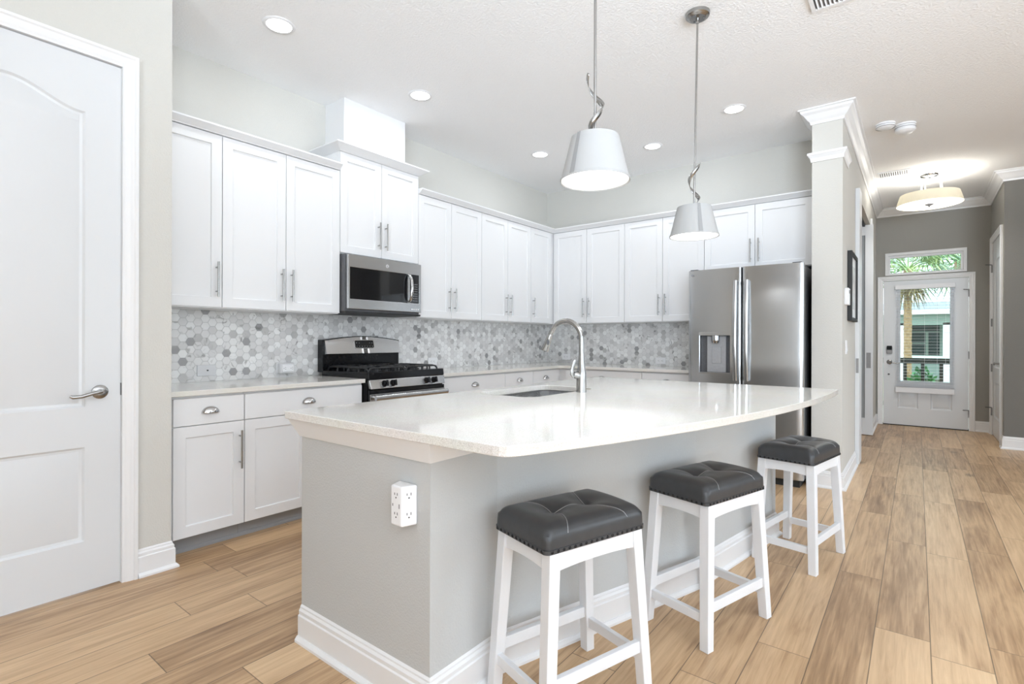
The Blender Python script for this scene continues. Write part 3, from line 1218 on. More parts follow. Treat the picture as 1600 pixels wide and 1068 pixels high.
base_cab('narrow white base cabinet right beside the refrigerator', (-2.202, YBF, 0), 0, 0.515,
         [('drawer', 0.0, 0.515, ZD1, ZDR, None), ('door', 0.0, 0.515, ZD0, ZD1, 'l')], BBD)
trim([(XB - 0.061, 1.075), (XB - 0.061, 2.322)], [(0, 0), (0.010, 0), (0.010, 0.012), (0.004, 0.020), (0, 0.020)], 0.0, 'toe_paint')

# worktops
XCT = -3.156
bm = mb(); box(bm, XL + 0.009, YD + 0.004, 0.885, XCT, 2.326, 0.914)
tag(obj('countertop', bm, 'quartz', bevel=0.003), 'pale quartz worktop on the left wall between pantry and range', 'countertop')
pts = [(XL + 0.009, 3.106), (XCT, 3.106)]
yc = YBF - 0.046
rr_ = 0.07
for k in range(7):
    t = R(180 - 90 * k / 6)
    pts.append((XCT + rr_ + rr_ * math.cos(t), yc - rr_ + rr_ * math.sin(t)))
pts += [(-1.690, yc), (-1.690, YB - 0.009), (XL + 0.009, YB - 0.009)]
bm = mb(); prism(bm, pts, 0.885, 0.914)
tag(obj('countertop', bm, 'quartz', bevel=0.003), 'pale quartz L-shaped worktop running round the corner to the refrigerator', 'countertop')

# ------------------------------------------------------------------ island


def arc(p0, p1, sag, n):
    """n+1 points from p0 to p1 bowing to the right of travel by sag"""
    a, b = Vector(p0), Vector(p1)
    d = b - a
    nrm = Vector((d.y, -d.x)).normalized()
    return [tuple(a + d * (i / n) + nrm * sag * 4 * (i / n) * (1 - i / n)) for i in range(n + 1)]


IW0, IW1 = (-1.203, 1.130), (-0.690, 3.545)
wall_pts = [IW0, (-1.203, 1.46), (-0.850, 2.555), IW1]
isl = thing('kitchen_island', 'grey walled kitchen island with a bowed seating side and white baseboard', 'island', (-1.35, 2.3, 0))
IO = Vector((-1.35, 2.3))
loc = lambda pts: [(p[0] - IO.x, p[1] - IO.y) for p in pts]
XI0 = -1.945
body = loc([(XI0, 1.130)] + wall_pts + [(XI0, 3.545)])
bm = mb()
n_ = len(body)
lo_ = [bm.verts.new((p[0], p[1], 0)) for p in body]
hi_ = [bm.verts.new((p[0], p[1], 0.884)) for p in body]
for i in range(n_):
    bm.faces.new((lo_[i], lo_[(i + 1) % n_], hi_[(i + 1) % n_], hi_[i]))
obj('body', bm, 'island_paint', isl)
bm = mb()
sweep(bm, loc([(XI0, 1.130)] + wall_pts + [(XI0 + 0.3, 3.545)]), BASE)
obj('baseboard', bm, 'trim_paint', isl)
bm = mb()
TR = [(0, 0.812), (0.006, 0.812), (0.040, 0.884), (0, 0.884)]
sweep(bm, loc([(XI0, 1.50), (XI0, 1.130)] + wall_pts), TR)
obj('end_trim', bm, 'trim_paint', isl)
# doors on the working side
for k in range(3):
    bm = mb()
    box(bm, XI0 - IO.x - 0.02, 1.30 - IO.y + k * 0.745, 0.11, XI0 - IO.x, 1.30 - IO.y + k * 0.745 + 0.74, 0.86)
    obj('door', bm, 'white_paint', isl, bevel=0.003)

SX0, SX1, SY0, SY1 = -1.880, -1.500, 2.085, 2.735
bm = mb()
front = arc((-0.836, 1.140), (-0.364, 3.590), 0.122, 20)
out = [(-1.985, 1.078), (-0.905, 1.078), (-0.884, 1.081), (-0.866, 1.090), (-0.851, 1.108)] + front + [(-1.985, 3.600)]
hole = rrect(SX0, SY0, SX1, SY1, 0.075, 7)
zt, zb = 0.914, 0.884


def ring_z(pts, z):
    return [bm.verts.new((p[0], p[1], z)) for p in pts]


def loop_edges(r):
    return [bm.edges.new((r[i], r[(i + 1) % len(r)])) for i in range(len(r))]


a, b_ = ring_z(out, zt), ring_z(out, zb)
c, d = ring_z(hole, zt), ring_z(hole, zb)
for p, q in ((a, b_), (c, d)):
    for i in range(len(p)):
        bm.faces.new((p[i], p[(i + 1) % len(p)], q[(i + 1) % len(p)], q[i]))
for p, q in ((a, c), (b_, d)):
    ee = []
    for r_ in (p, q):
        ee += [bm.edges.get((r_[i], r_[(i + 1) % len(r_)])) for i in range(len(r_))]
    bmesh.ops.triangle_fill(bm, edges=ee, use_beauty=True)
tag(obj('countertop', bm, 'quartz', bevel=0.003), 'large pale quartz island top with a bowed front edge and sink cut-out', 'countertop')

# sink
sk_ = thing('sink', 'stainless steel undermount sink set in the island top', 'sink', ((SX0 + SX1) / 2, (SY0 + SY1) / 2, 0.70))
cx, cy = (SX0 + SX1) / 2, (SY0 + SY1) / 2
bm = mb()
lv = [(-0.012, 0.1835), (0.012, 0.1835), (0.012, 0.170), (0.006, 0.03), (-0.02, 0.006), (-0.10, 0.0)]
rings = []
for ins, z in lv:
    hw, hh = (SX1 - SX0) / 2 + ins * 1.0, (SY1 - SY0) / 2 + ins
    if ins == 0.012 and z > 0.18:
        pass
    rings.append([bm.verts.new((p[0], p[1], z)) for p in rrect(-hw, -hh, hw, hh, 0.075, 7)])
for p, q in zip(rings, rings[1:]):
    for i in range(len(p)):
        bm.faces.new((p[i], p[(i + 1) % len(p)], q[(i + 1) % len(p)], q[i]))
bm.faces.new(rings[-1])
obj('bowl', bm, 'sink_steel', sk_, smooth=50)
bm = mb(); lathe(bm, [(0, 0.004), (0.03, 0.002), (0.042, 0.004), (0.045, 0.001), (0.045, 0.0003)])
obj('drain', bm, 'chrome', sk_, smooth=50)

# faucet
fa = thing('faucet', 'brushed nickel pull-down kitchen faucet standing by the island sink', 'faucet', (-1.452, 2.486, 0.914))
bm = mb()
lathe(bm, [(0, 0), (0.0285, 0), (0.0285, 0.004), (0.0275, 0.060), (0.0265, 0.105), (0.0235, 0.120), (0.0195, 0.145), (0.0165, 0.18), (0.0148, 0.215), (0, 0.215)], seg=28)
obj('body', bm, 'nickel', fa, smooth=50)
bm = mb()
arcp = [(0, 0, 0.20), (0, 0, 0.262)]
for k in range(1, 15):
    t = R(k * 152 / 14)
    arcp.append((-0.103 + 0.103 * math.cos(t), 0, 0.285 + 0.108 * math.sin(t)))
ex, ez = arcp[-1][0], arcp[-1][2]
dx, dz = math.sin(R(152)) * -1, math.cos(R(152))
for q in (0.02,):
    arcp.append((ex - 0.47 * q, 0, ez - 0.88 * q))
tube(bm, arcp, 0.0142, 18)
obj('spout', bm, 'nickel', fa, smooth=60)
p0 = Vector(arcp[-1])
dr = Vector((-0.40, 0, -0.916))
bm = mb()
tube(bm, [p0 + dr * s for s in (0, 0.004, 0.05, 0.095, 0.102)], [0.0150, 0.0162, 0.0185, 0.0235, 0.0225], 20)
sh = obj('spray_head', bm, 'nickel', fa, smooth=50)
bm = mb()
mid = p0 + dr * 0.045
side = Vector((0.55, -0.80, -0.24)).normalized()
sd = (side - dr * side.dot(dr)).normalized()
tube(bm, [mid + sd * 0.012 - dr * 0.0, mid + sd * 0.0215], [0.0125, 0.0115], 16, True, (0.72, 1.5))
obj('spray_button', bm, 'dark_grey', sh, smooth=50)
bm = mb()
lathe(bm, [(0, 0), (0.021, 0.0), (0.021, 0.030), (0.016, 0.040), (0, 0.042)], seg=20)
bmesh.ops.rotate(bm, verts=bm.verts[:], cent=(0, 0, 0), matrix=Matrix.Rotation(R(75), 3, Vector((0.86, -0.5, 0))))
bmesh.ops.translate(bm, verts=bm.verts[:], vec=(-0.004, -0.008, 0.088))
hd = obj('handle_hub', bm, 'nickel', fa, smooth=50)
bm = mb()
tube(bm, [(-0.022, -0.040, 0.080), (-0.028, -0.052, 0.100), (-0.026, -0.050, 0.135), (-0.020, -0.041, 0.165), (-0.017, -0.036, 0.176)],
     [0.009, 0.0105, 0.0095, 0.0085, 0.005], 12, True, (0.6, 1.2))
obj('lever', bm, 'nickel', fa, smooth=50)

# six-way plug tower on the island end
ct = thing('outlet_extender', 'white multi-outlet wall tap plugged in on the island end wall', 'wall outlet', (-1.3035, 1.1295, 0.607))
bm = mb()
W2, dp = 0.063, 0.052
outl = [(-0.0440, 0.0), (-0.0420, -0.008), (-0.0260, -dp), (0.0260, -dp), (0.0420, -0.008), (0.0440, 0.0)]
prism(bm, outl, 0.0, 0.128)
cb_ = obj('body', bm, 'plastic_white', ct, bevel=0.008, seg=3)


def sockets(parent, pos, face, up=(0, 0, 1), s=1.0):
    """dark slots of one outlet: pos centre, face outward normal"""
    f = Vector(face).normalized()
    u = Vector(up)
    r = u.cross(f).normalized() * -1
    bm = mb()
    P = Vector(pos)
    for sx, hh in ((-0.0065, 0.0042), (0.0065, 0.0036)):
        c0 = P + r * sx * s + u * 0.004 * s
        vs = []
        for dy in (-0.003, 0.0006):
            for q, w in ((-1, -1), (1, -1), (1, 1), (-1, 1)):
                vs.append(bm.verts.new(c0 + r * q * 0.0011 * s + u * w * hh * s + f * dy))
        for fc in ((0, 1, 2, 3), (4, 5, 6, 7), (0, 1, 5, 4), (1, 2, 6, 5), (2, 3, 7, 6), (3, 0, 4, 7)):
            bm.faces.new([vs[i] for i in fc])
    c0 = P - u * 0.0075 * s
    tube(bm, [c0 - f * 0.003, c0 + f * 0.0006], 0.0025 * s, 10)
    return obj('socket_slots', bm, 'black_matte', parent)


for z in (0.036, 0.098):
    sockets(cb_, (0.0, -dp, z), (0, -1, 0))
    sockets(cb_, (0.0345, -0.0283, z), (0.940, -0.342, 0))
    sockets(cb_, (-0.0345, -0.0283, z), (-0.940, -0.342, 0))
bm = mb()
box(bm, 0.0140, -dp - 0.0006, 0.058, 0.0170, -dp + 0.004, 0.072)
obj('usb_port', bm, 'dark_grey', cb_)
bm = mb()
box(bm, -0.0170, -dp - 0.0006, 0.062, -0.0140, -dp + 0.004, 0.070)
obj('usb_port', bm, 'dark_grey', cb_)

# ------------------------------------------------------------------ bar stools


def make_stool(label):
    t = thing('bar_stool', label, 'stool', (0, 0, 0), 0, 'bar stools along the island')
    hx, hy = 0.142, 0.213               # half seat, short and long
    zs = 0.555
    # cushion
    bm = mb()
    nu, nv = 40, 56
    tufts = ((0.0, -0.075), (0.0, 0.075))

    def top(x, y):
        ex = max(0, abs(x) - (hx - 0.046)) / 0.046
        ey = max(0, abs(y) - (hy - 0.046)) / 0.046
        e = min(1, (ex ** 3 + ey ** 3) ** (1 / 3))
        z = 0.077 - 0.030 * (1 - math.sqrt(max(0, 1 - min(1, e) ** 2 * 0.97)))
        z += 0.013 * (1 - (x / hx) ** 2) * (1 - (y / hy) ** 2 * 0.4)
        for tx, ty in tufts:
            r2 = ((x - tx) / 0.050) ** 2 + ((y - ty) / 0.055) ** 2
            z -= 0.020 * math.exp(-r2)
        # shallow valleys along the seams
        inn = max(0, 1 - (abs(x) / (hx - 0.01)) ** 6)
        for ty, sg in ((-0.075, -1), (0.075, 1)):
            yy = ty + sg * 0.055 * (x / hx) ** 2
            z -= 0.0045 * math.exp(-((y - yy) / 0.012) ** 2) * inn
        if abs(y) < 0.09:
            z -= 0.005 * math.exp(-(x / 0.014) ** 2)
        return z

    def f(u, v):
        x, y = (u * 2 - 1) * hx, (v * 2 - 1) * hy
        # round the plan corners a little
        cxr = max(0, abs(x) - (hx - 0.02)) / 0.02
        cyr = max(0, abs(y) - (hy - 0.02)) / 0.02
        k = 1 - 0.034 * min(cxr, cyr) ** 1.5
        return (x * k, y * k, zs + top(x, y))
    vs = grid_patch(bm, f, nu, nv)
    rim = [vs[i][0] for i in range(nu + 1)] + [vs[nu][j] for j in range(1, nv + 1)] + [vs[i][nv] for i in range(nu - 1, -1, -1)] + [vs[0][j] for j in range(nv - 1, 0, -1)]
    prev = rim
    for k_, z in ((1.006, 0.036), (1.010, 0.018), (1.006, 0.0)):
        cur = [bm.verts.new((p.co.x * k_, p.co.y * k_, zs + z)) for p in rim]
        for i in range(len(rim)):
            bm.faces.new((prev[i], cur[i], cur[(i + 1) % len(rim)], prev[(i + 1) % len(rim)]))
        prev = cur
    bm.faces.new(prev)
    cu = obj('seat_cushion', bm, 'leather', t, smooth=75)
    # stitched seams on the leather
    for ty, sg in ((-0.075, -1), (0.075, 1)):
        bm = mb()
        pp = []
        for k in range(29):
            x = -hx + 2 * hx * k / 28
            y = ty + sg * 0.055 * (x / hx) ** 2
            pp.append((x, y, zs + top(x, y) + 0.0003))
        tube(bm, pp, 0.0014, 6)
        obj('seam', bm, 'leather_thread', cu)
    bm = mb()
    tube(bm, [(0.0, -0.075 + 0.15 * k / 14, zs + top(0, -0.075 + 0.15 * k / 14) + 0.0004) for k in range(15)], 0.0012, 6)
    obj('seam', bm, 'leather_thread', cu)
    for tx, ty in tufts:
        bm = mb(); lathe(bm, [(0, 0.004), (0.006, 0.003), (0.009, 0.0)], (tx, ty, zs + top(tx, ty)), 14)
        obj('button', bm, 'leather', cu, smooth=60)
    # band with nail heads
    bm = mb()
    sweep(bm, rrect(-hx, -hy, hx, hy, 0.016, 5), [(-0.003, zs), (0.0035, zs), (0.0035, zs + 0.013), (-0.003, zs + 0.013)], closed=True)
    obj('nail_band', bm, 'leather', t)
    bm = mb()
    lathe(bm, [(0.0, 0.0034), (0.0028, 0.0030), (0.0046, 0.0016), (0.0052, 0.0)], seg=10)
    bmesh.ops.rotate(bm, verts=bm.verts[:], cent=(0, 0, 0), matrix=Matrix.Rotation(R(90), 3, 'Y'))
    nail = obj('nail', bm, 'black_gloss', t, smooth=60)
    first = True
    for side in range(4):
        L_ = hy if side % 2 == 0 else hx
        cnt = 18 if side % 2 == 0 else 12
        for k in range(cnt):
            s = (L_ - 0.008) * (2 * (k + 0.5) / cnt - 1)
            o = nail if first else nail.copy()
            if not first:
                C.objects.link(o)
            first = False
            x, y = ((hx + 0.0034, s), (s, hy + 0.0034), (-hx - 0.0034, s), (s, -hy - 0.0034))[side]
            o.location = (x, y, zs + 0.0065)
            o.rotation_euler = (0, 0, side * PI / 2)
    # legs: splayed lengthwise
    lw = 0.019
    for sx in (-1, 1):
        for sy in (-1, 1):
            bm = mb()
            xt, yt, xb, yb = sx * (hx - 0.020), sy * (hy - 0.034), sx * (hx + 0.002), sy * (hy + 0.0015)
            q = lambda cx_, cy_, z, w_: [(cx_ - w_, cy_ - w_, z), (cx_ + w_, cy_ - w_, z), (cx_ + w_, cy_ + w_, z), (cx_ - w_, cy_ + w_, z)]
            hexa(bm, q(xb, yb, 0.0, lw), q(xt, yt, zs, lw + 0.002))
            obj('leg', bm, 'stool_paint', t, bevel=0.0025)
    # aprons with an arched lower edge
    for sy in (-1, 1):
        bm = mb()
        y = sy * (hy - 0.030)
        for k in range(10):
            xa, xb_ = [-(hx - 0.035) + 2 * (hx - 0.035) * q / 10 for q in (k, k + 1)]
            za, zb_ = [zs - 0.052 - 0.008 * (abs(x) / (hx - 0.035)) ** 2.2 for x in (xa, xb_)]
            hexa(bm, [(xa, y - 0.011, za), (xb_, y - 0.011, zb_), (xb_, y + 0.011, zb_), (xa, y + 0.011, za)],
                 [(xa, y - 0.011, zs), (xb_, y - 0.011, zs), (xb_, y + 0.011, zs), (xa, y + 0.011, zs)])
        bmesh.ops.remove_doubles(bm, verts=bm.verts[:], dist=0.0002)
        obj('apron', bm, 'stool_paint', t)
    for sx in (-1, 1):
        bm = mb()
        x = sx * (hx - 0.014)
        for k in range(12):
            ya, yb_ = [-(hy - 0.045) + 2 * (hy - 0.045) * q / 12 for q in (k, k + 1)]
            za, zb_ = [zs - 0.050 - 0.008 * (abs(y) / (hy - 0.045)) ** 2.2 for y in (ya, yb_)]
            hexa(bm, [(x - 0.011, ya, za), (x + 0.011, ya, za), (x + 0.011, yb_, zb_), (x - 0.011, yb_, zb_)],
                 [(x - 0.011, ya, zs), (x + 0.011, ya, zs), (x + 0.011, yb_, zs), (x - 0.011, yb_, zs)])
        bmesh.ops.remove_doubles(bm, verts=bm.verts[:], dist=0.0002)
        obj('apron', bm, 'stool_paint', t)
    # stretchers
    for sx in (-1, 1):
        bm = mb(); box(bm, sx * (hx - 0.004) - 0.010, -(hy - 0.016), 0.136, sx * (hx - 0.004) + 0.010, hy - 0.016, 0.176)
        obj('stretcher', bm, 'stool_paint', t, bevel=0.002)
    for sy in (-1, 1):
        bm = mb(); box(bm, -(hx - 0.012), sy * (hy - 0.006) - 0.010, 0.098, hx - 0.012, sy * (hy - 0.006) + 0.010, 0.134)
        obj('stretcher', bm, 'stool_paint', t, bevel=0.002)
    return t


st = make_stool('white bar stool with grey tufted seat, nearest of three along the island')
spots = [(-0.939, 1.533, 17.8, None),
         (-0.717, 2.297, 16.4, 'white bar stool with grey tufted seat, middle of three along the island'),
         (-0.519, 3.290, 10.5, 'white bar stool with grey tufted seat, farthest of three, by the refrigerator end')]
for i, (x, y, a, lab) in enumerate(spots):
    o = st if i == 0 else copy_tree(st)
    o.location = (x, y, 0)
    o.rotation_euler = (0, 0, -R(a))
    if lab:
        o['label'] = lab

# ------------------------------------------------------------------ range
rg = thing('gas_range', 'stainless and black gas range between the left wall base cabinets', 'stove', (-3.152, 2.334, 0), L90)
# local: x along the wall 0..0.764, y = 0 at the front, + towards the wall
RW, RD = 0.764, 0.640
bm = mb(); box(bm, 0, 0.0, 0.02, RW, RD, 0.905)
obj('body', bm, 'black_gloss', rg)
bm = mb()
hexa(bm, [(0, -0.020, 0.905), (RW, -0.020, 0.905), (RW, RD - 0.06, 0.905), (0, RD - 0.06, 0.905)],
     [(0, -0.012, 0.960), (RW, -0.012, 0.960), (RW, RD - 0.06, 0.952), (0, RD - 0.06, 0.952)])
obj('cooktop', bm, 'black_gloss', rg, bevel=0.006)
bm = mb()
hexa(bm, [(0.012, -0.040, 0.838), (RW - 0.012, -0.040, 0.838), (RW - 0.012, 0.0, 0.838), (0.012, 0.0, 0.838)],
     [(0.004, -0.022, 0.904), (RW - 0.004, -0.022, 0.904), (RW - 0.004, 0.0, 0.904), (0.004, 0.0, 0.904)])
cp = obj('control_panel', bm, 'stainless_wide', rg, bevel=0.003)
for x in (0.135, 0.215, 0.553, 0.633):
    bm = mb()
    lathe(bm, [(0.0, 0.026), (0.018, 0.026), (0.021, 0.021), (0.023, 0.004), (0.026, 0.0)], seg=20)
    box(bm, -0.006, -0.022, 0.024, 0.006, 0.022, 0.042)
    bmesh.ops.rotate(bm, verts=bm.verts[:], cent=(0, 0, 0), matrix=Matrix.Rotation(R(78), 3, 'X'))
    bmesh.ops.translate(bm, verts=bm.verts[:], vec=(x, -0.031, 0.872))
    obj('knob', bm, 'black_gloss', cp, smooth=40)
bm = mb(); box(bm, 0.006, -0.028, 0.215, RW - 0.006, 0.0, 0.830)
od = obj('oven_door', bm, 'black_gloss', rg, bevel=0.004)
bm = mb(); box(bm, 0.006, -0.034, 0.215, RW - 0.006, -0.027, 0.800)
obj('door_skin', bm, 'stainless_wide', od, bevel=0.003)
bm = mb(); box(bm, 0.15, -0.037, 0.36, RW - 0.15, -0.031, 0.66)
obj('oven_window', bm, 'black_glass', od)
bm = mb()
tube(bm, [(0.020, -0.080, 0.776), (RW - 0.020, -0.080, 0.776)], 0.018, 16, True, (0.8, 1.15))
for x in (0.04, RW - 0.04):
    cyl(bm, (x, -0.030, 0.776), (x, -0.078, 0.776), 0.012)
obj('oven_handle', bm, 'stainless_wide', od, smooth=50)
bm = mb(); box(bm, 0.006, -0.030, 0.055, RW - 0.006, 0.0, 0.205)
obj('drawer', bm, 'stainless_wide', rg, bevel=0.004)
# backguard
bm = mb()
n = 16
zsd, zap = 1.196, 1.228
tops = [(RW * k / n, zsd + (zap - zsd) * math.sin(PI * k / n)) for k in range(n + 1)]
for (xa, za), (xb_, zb_) in zip(tops, tops[1:]):
    hexa(bm, [(xa, RD - 0.075, 0.94), (xb_, RD - 0.075, 0.94), (xb_, RD - 0.005, 0.94), (xa, RD - 0.005, 0.94)],
         [(xa, RD - 0.075, za), (xb_, RD - 0.075, zb_), (xb_, RD - 0.005, zb_), (xa, RD - 0.005, za)])
bmesh.ops.remove_doubles(bm, verts=bm.verts[:], dist=0.0003)
gd = obj('backguard', bm, 'black_gloss', rg)
bm = mb()
for (xa, za), (xb_, zb_) in zip(tops, tops[1:]):
    k0, k1 = 0.012 + xa * (1 - 0.024 / RW), 0.012 + xb_ * (1 - 0.024 / RW)
    hexa(bm, [(k0, RD - 0.115, 1.085), (k1, RD - 0.115, 1.085), (k1, RD - 0.070, 1.078), (k0, RD - 0.070, 1.078)],
         [(k0, RD - 0.084, za - 0.006), (k1, RD - 0.084, zb_ - 0.006), (k1, RD - 0.070, zb_ - 0.006), (k0, RD - 0.070, za - 0.006)])
bmesh.ops.remove_doubles(bm, verts=bm.verts[:], dist=0.0003)
obj('backguard_face', bm, 'stainless_wide', gd, smooth=20)


def tilt(x, z, d=0.0):
    """point on the sloping face of the backguard"""
    k = (z - 1.085) / (1.21 - 1.085)
    return (x, RD - 0.115 + 0.031 * k - d, z)


bm = mb()
lp = rrect(0.275, 1.125, 0.475, 1.198, 0.012, 4)
fr_, bk_ = [bm.verts.new(tilt(x, z, 0.004)) for x, z in lp], [bm.verts.new(tilt(x, z, -0.01)) for x, z in lp]
bm.faces.new(fr_)
for i in range(len(lp)):
    bm.faces.new((fr_[i], fr_[(i + 1) % len(lp)], bk_[(i + 1) % len(lp)], bk_[i]))
obj('display_bezel', bm, 'chrome', gd)
bm = mb()
lp = rrect(0.282, 1.131, 0.468, 1.192, 0.010, 4)
fr_, bk_ = [bm.verts.new(tilt(x, z, 0.006)) for x, z in lp], [bm.verts.new(tilt(x, z, 0.002)) for x, z in lp]
bm.faces.new(fr_)
for i in range(len(lp)):
    bm.faces.new((fr_[i], fr_[(i + 1) % len(lp)], bk_[(i + 1) % len(lp)], bk_[i]))
dsp = obj('display', bm, 'black_glass', gd)
bm = mb()
for i in range(7):
    for j in range(2):
        if j == 1 and 1 < i < 5:
            continue
        x, z = 0.296 + i * 0.0262, 1.143 + j * 0.028
        q = [tilt(x + a, z + b2, 0.0066) for a, b2 in ((-0.004, -0.002), (0.004, -0.002), (0.004, 0.002), (-0.004, 0.002))]
        bm.faces.new([bm.verts.new(p) for p in q])
obj('button_marks', bm, 'mid_grey', dsp)
# burners and grates
for bx_ in (0.19, 0.574):
    for by_ in (0.15, 0.42):
        bm = mb()
        lathe(bm, [(0.0, 0.020), (0.030, 0.020), (0.034, 0.016), (0.034, 0.010), (0.048, 0.008), (0.050, 0.0)], (bx_, by_, 0.956), 24)
        obj('burner', bm, 'cast_iron', rg, smooth=40)
for gx in (0.035, 0.392):
    bm = mb()
    gw, y0_, y1_, zt_ = 0.337, 0.030, 0.545, 0.992
    r_ = 0.0062

    def arch_bar(p, q, lift=0.0):
        # a bar whose ends curl down to the cooktop
        P, Q = Vector((p[0], p[1], 0)), Vector((q[0], q[1], 0))
        d = (Q - P)
        pts = []
        for t, z in ((0, 0.955), (0.01, 0.968), (0.05, 0.982), (0.12, zt_ - r_), (0.5, zt_ - r_ + lift), (0.88, zt_ - r_), (0.95, 0.982), (0.99, 0.968), (1, 0.955)):
            v = P + d * t
            pts.append((v.x, v.y, z))
        tube(bm, pts, r_, 8)
    for x in (gx, gx + gw):
        arch_bar((x, y0_), (x, y1_))
    for y in (y0_, (y0_ + y1_) / 2, y1_):
        arch_bar((gx, y), (gx + gw, y))
    for by_ in (0.15, 0.42):
        arch_bar((gx + gw / 2, by_ - 0.12), (gx + gw / 2, by_ - 0.03))
        arch_bar((gx + gw / 2, by_ + 0.03), (gx + gw / 2, by_ + 0.12))
        arch_bar((gx, by_), (gx + gw / 2 - 0.03, by_))
        arch_bar((gx + gw / 2 + 0.03, by_), (gx + gw, by_))
        for sx in (-1, 1):
            arch_bar((gx + gw / 2 + sx * 0.085, by_ - 0.12), (gx + gw / 2 + sx * 0.085, by_ - 0.035))
            arch_bar((gx + gw / 2 + sx * 0.085, by_ + 0.035), (gx + gw / 2 + sx * 0.085, by_ + 0.12))
    obj('grate', bm, 'cast_iron', rg, smooth=50)

# ------------------------------------------------------------------ microwave
mw = thing('microwave', 'stainless over-the-range microwave hung under the short cabinet', 'microwave', (-3.400, 2.333, 1.402), L90)
MW_, MH = 0.750, 0.450
bm = mb(); box(bm, 0, 0.030, 0.012, MW_, 0.39, MH)
obj('body', bm, 'dark_grey', mw, bevel=0.003)
bm = mb()
panel_board(bm, MW_ - 0.014, MH - 0.036, 0.030, [], [], x0=0.012, z0=0.032, through=[rect(0.030, 0.108, 0.600, 0.350), rect(0.625, 0.108, 0.725, 0.350)])
dr_ = obj('door', bm, 'stainless_wide', mw, bevel=0.003)
bm = mb(); box(bm, 0.028, 0.004, 0.106, 0.602, 0.026, 0.352)
obj('window', bm, 'black_glass', dr_)
bm = mb(); box(bm, 0.623, 0.004, 0.106, 0.727, 0.026, 0.352)
kp = obj('keypad', bm, 'black_glass', mw)
bm = mb()
for i in range(4):
    for j in range(8):
        x, z = 0.648 + i * 0.018, 0.130 + j * 0.020
        box(bm, x - 0.0045, 0.0030, z - 0.0035, x + 0.0045, 0.0045, z + 0.0035)
obj('keypad_marks', bm, 'mid_grey', kp)
bm = mb()
for i in range(4):
    box(bm, 0.636 + i * 0.024, -0.0012, 0.052, 0.652 + i * 0.024, 0.002, 0.060)
obj('lower_keys', bm, 'plastic_white', mw)
bm = mb()
tube(bm, [(0.609, 0.0, 0.345), (0.609, -0.018, 0.338), (0.611, -0.036, 0.30), (0.613, -0.042, 0.235), (0.611, -0.036, 0.165), (0.609, -0.018, 0.125), (0.609, 0.0, 0.118)], 0.0115, 12, True, (1.2, 0.8))
obj('handle', bm, 'chrome', dr_, smooth=50)
bm = mb(); box(bm, 0.0, 0.010, 0.0, MW_, 0.38, 0.014)
obj('vent_base', bm, 'black_matte', mw)
bm = mb()
cyl(bm, (0.382, 0.002, 0.392), (0.382, -0.003, 0.392), 0.013, seg=24)
bd_ = obj('badge', bm, 'plastic_white', dr_, smooth=40)
bm = mb()
tube(bm, [(0.382 + 0.0078 * math.cos(R(t)), -0.0032, 0.392 + 0.0078 * math.sin(R(t))) for t in range(20, 345, 18)], 0.0016, 6)
tube(bm, [(0.376, -0.0032, 0.394), (0.381, -0.0032, 0.396), (0.383, -0.0032, 0.391), (0.381, -0.0032, 0.387), (0.387, -0.0032, 0.389)], 0.0014, 6)
obj('badge_mark', bm, 'dark_grey', bd_)

# ------------------------------------------------------------------ refrigerator
fx0, fx1, fyf, fzt = -1.655, -0.722, 4.735, 1.832
rf = thing('refrigerator', 'stainless french door refrigerator with a dispenser beside the wall end', 'refrigerator', (fx0, fyf, 0))
FRW = fx1 - fx0
bm = mb(); box(bm, 0.008, 0.080, 0.05, FRW - 0.008, 0.78, fzt - 0.012)
obj('cabinet_body', bm, 'dark_grey', rf, bevel=0.004)
bm = mb(); box(bm, 0.03, 0.055, 0.0, FRW - 0.03, 0.60, 0.052)
obj('base_grille', bm, 'black_matte', rf)


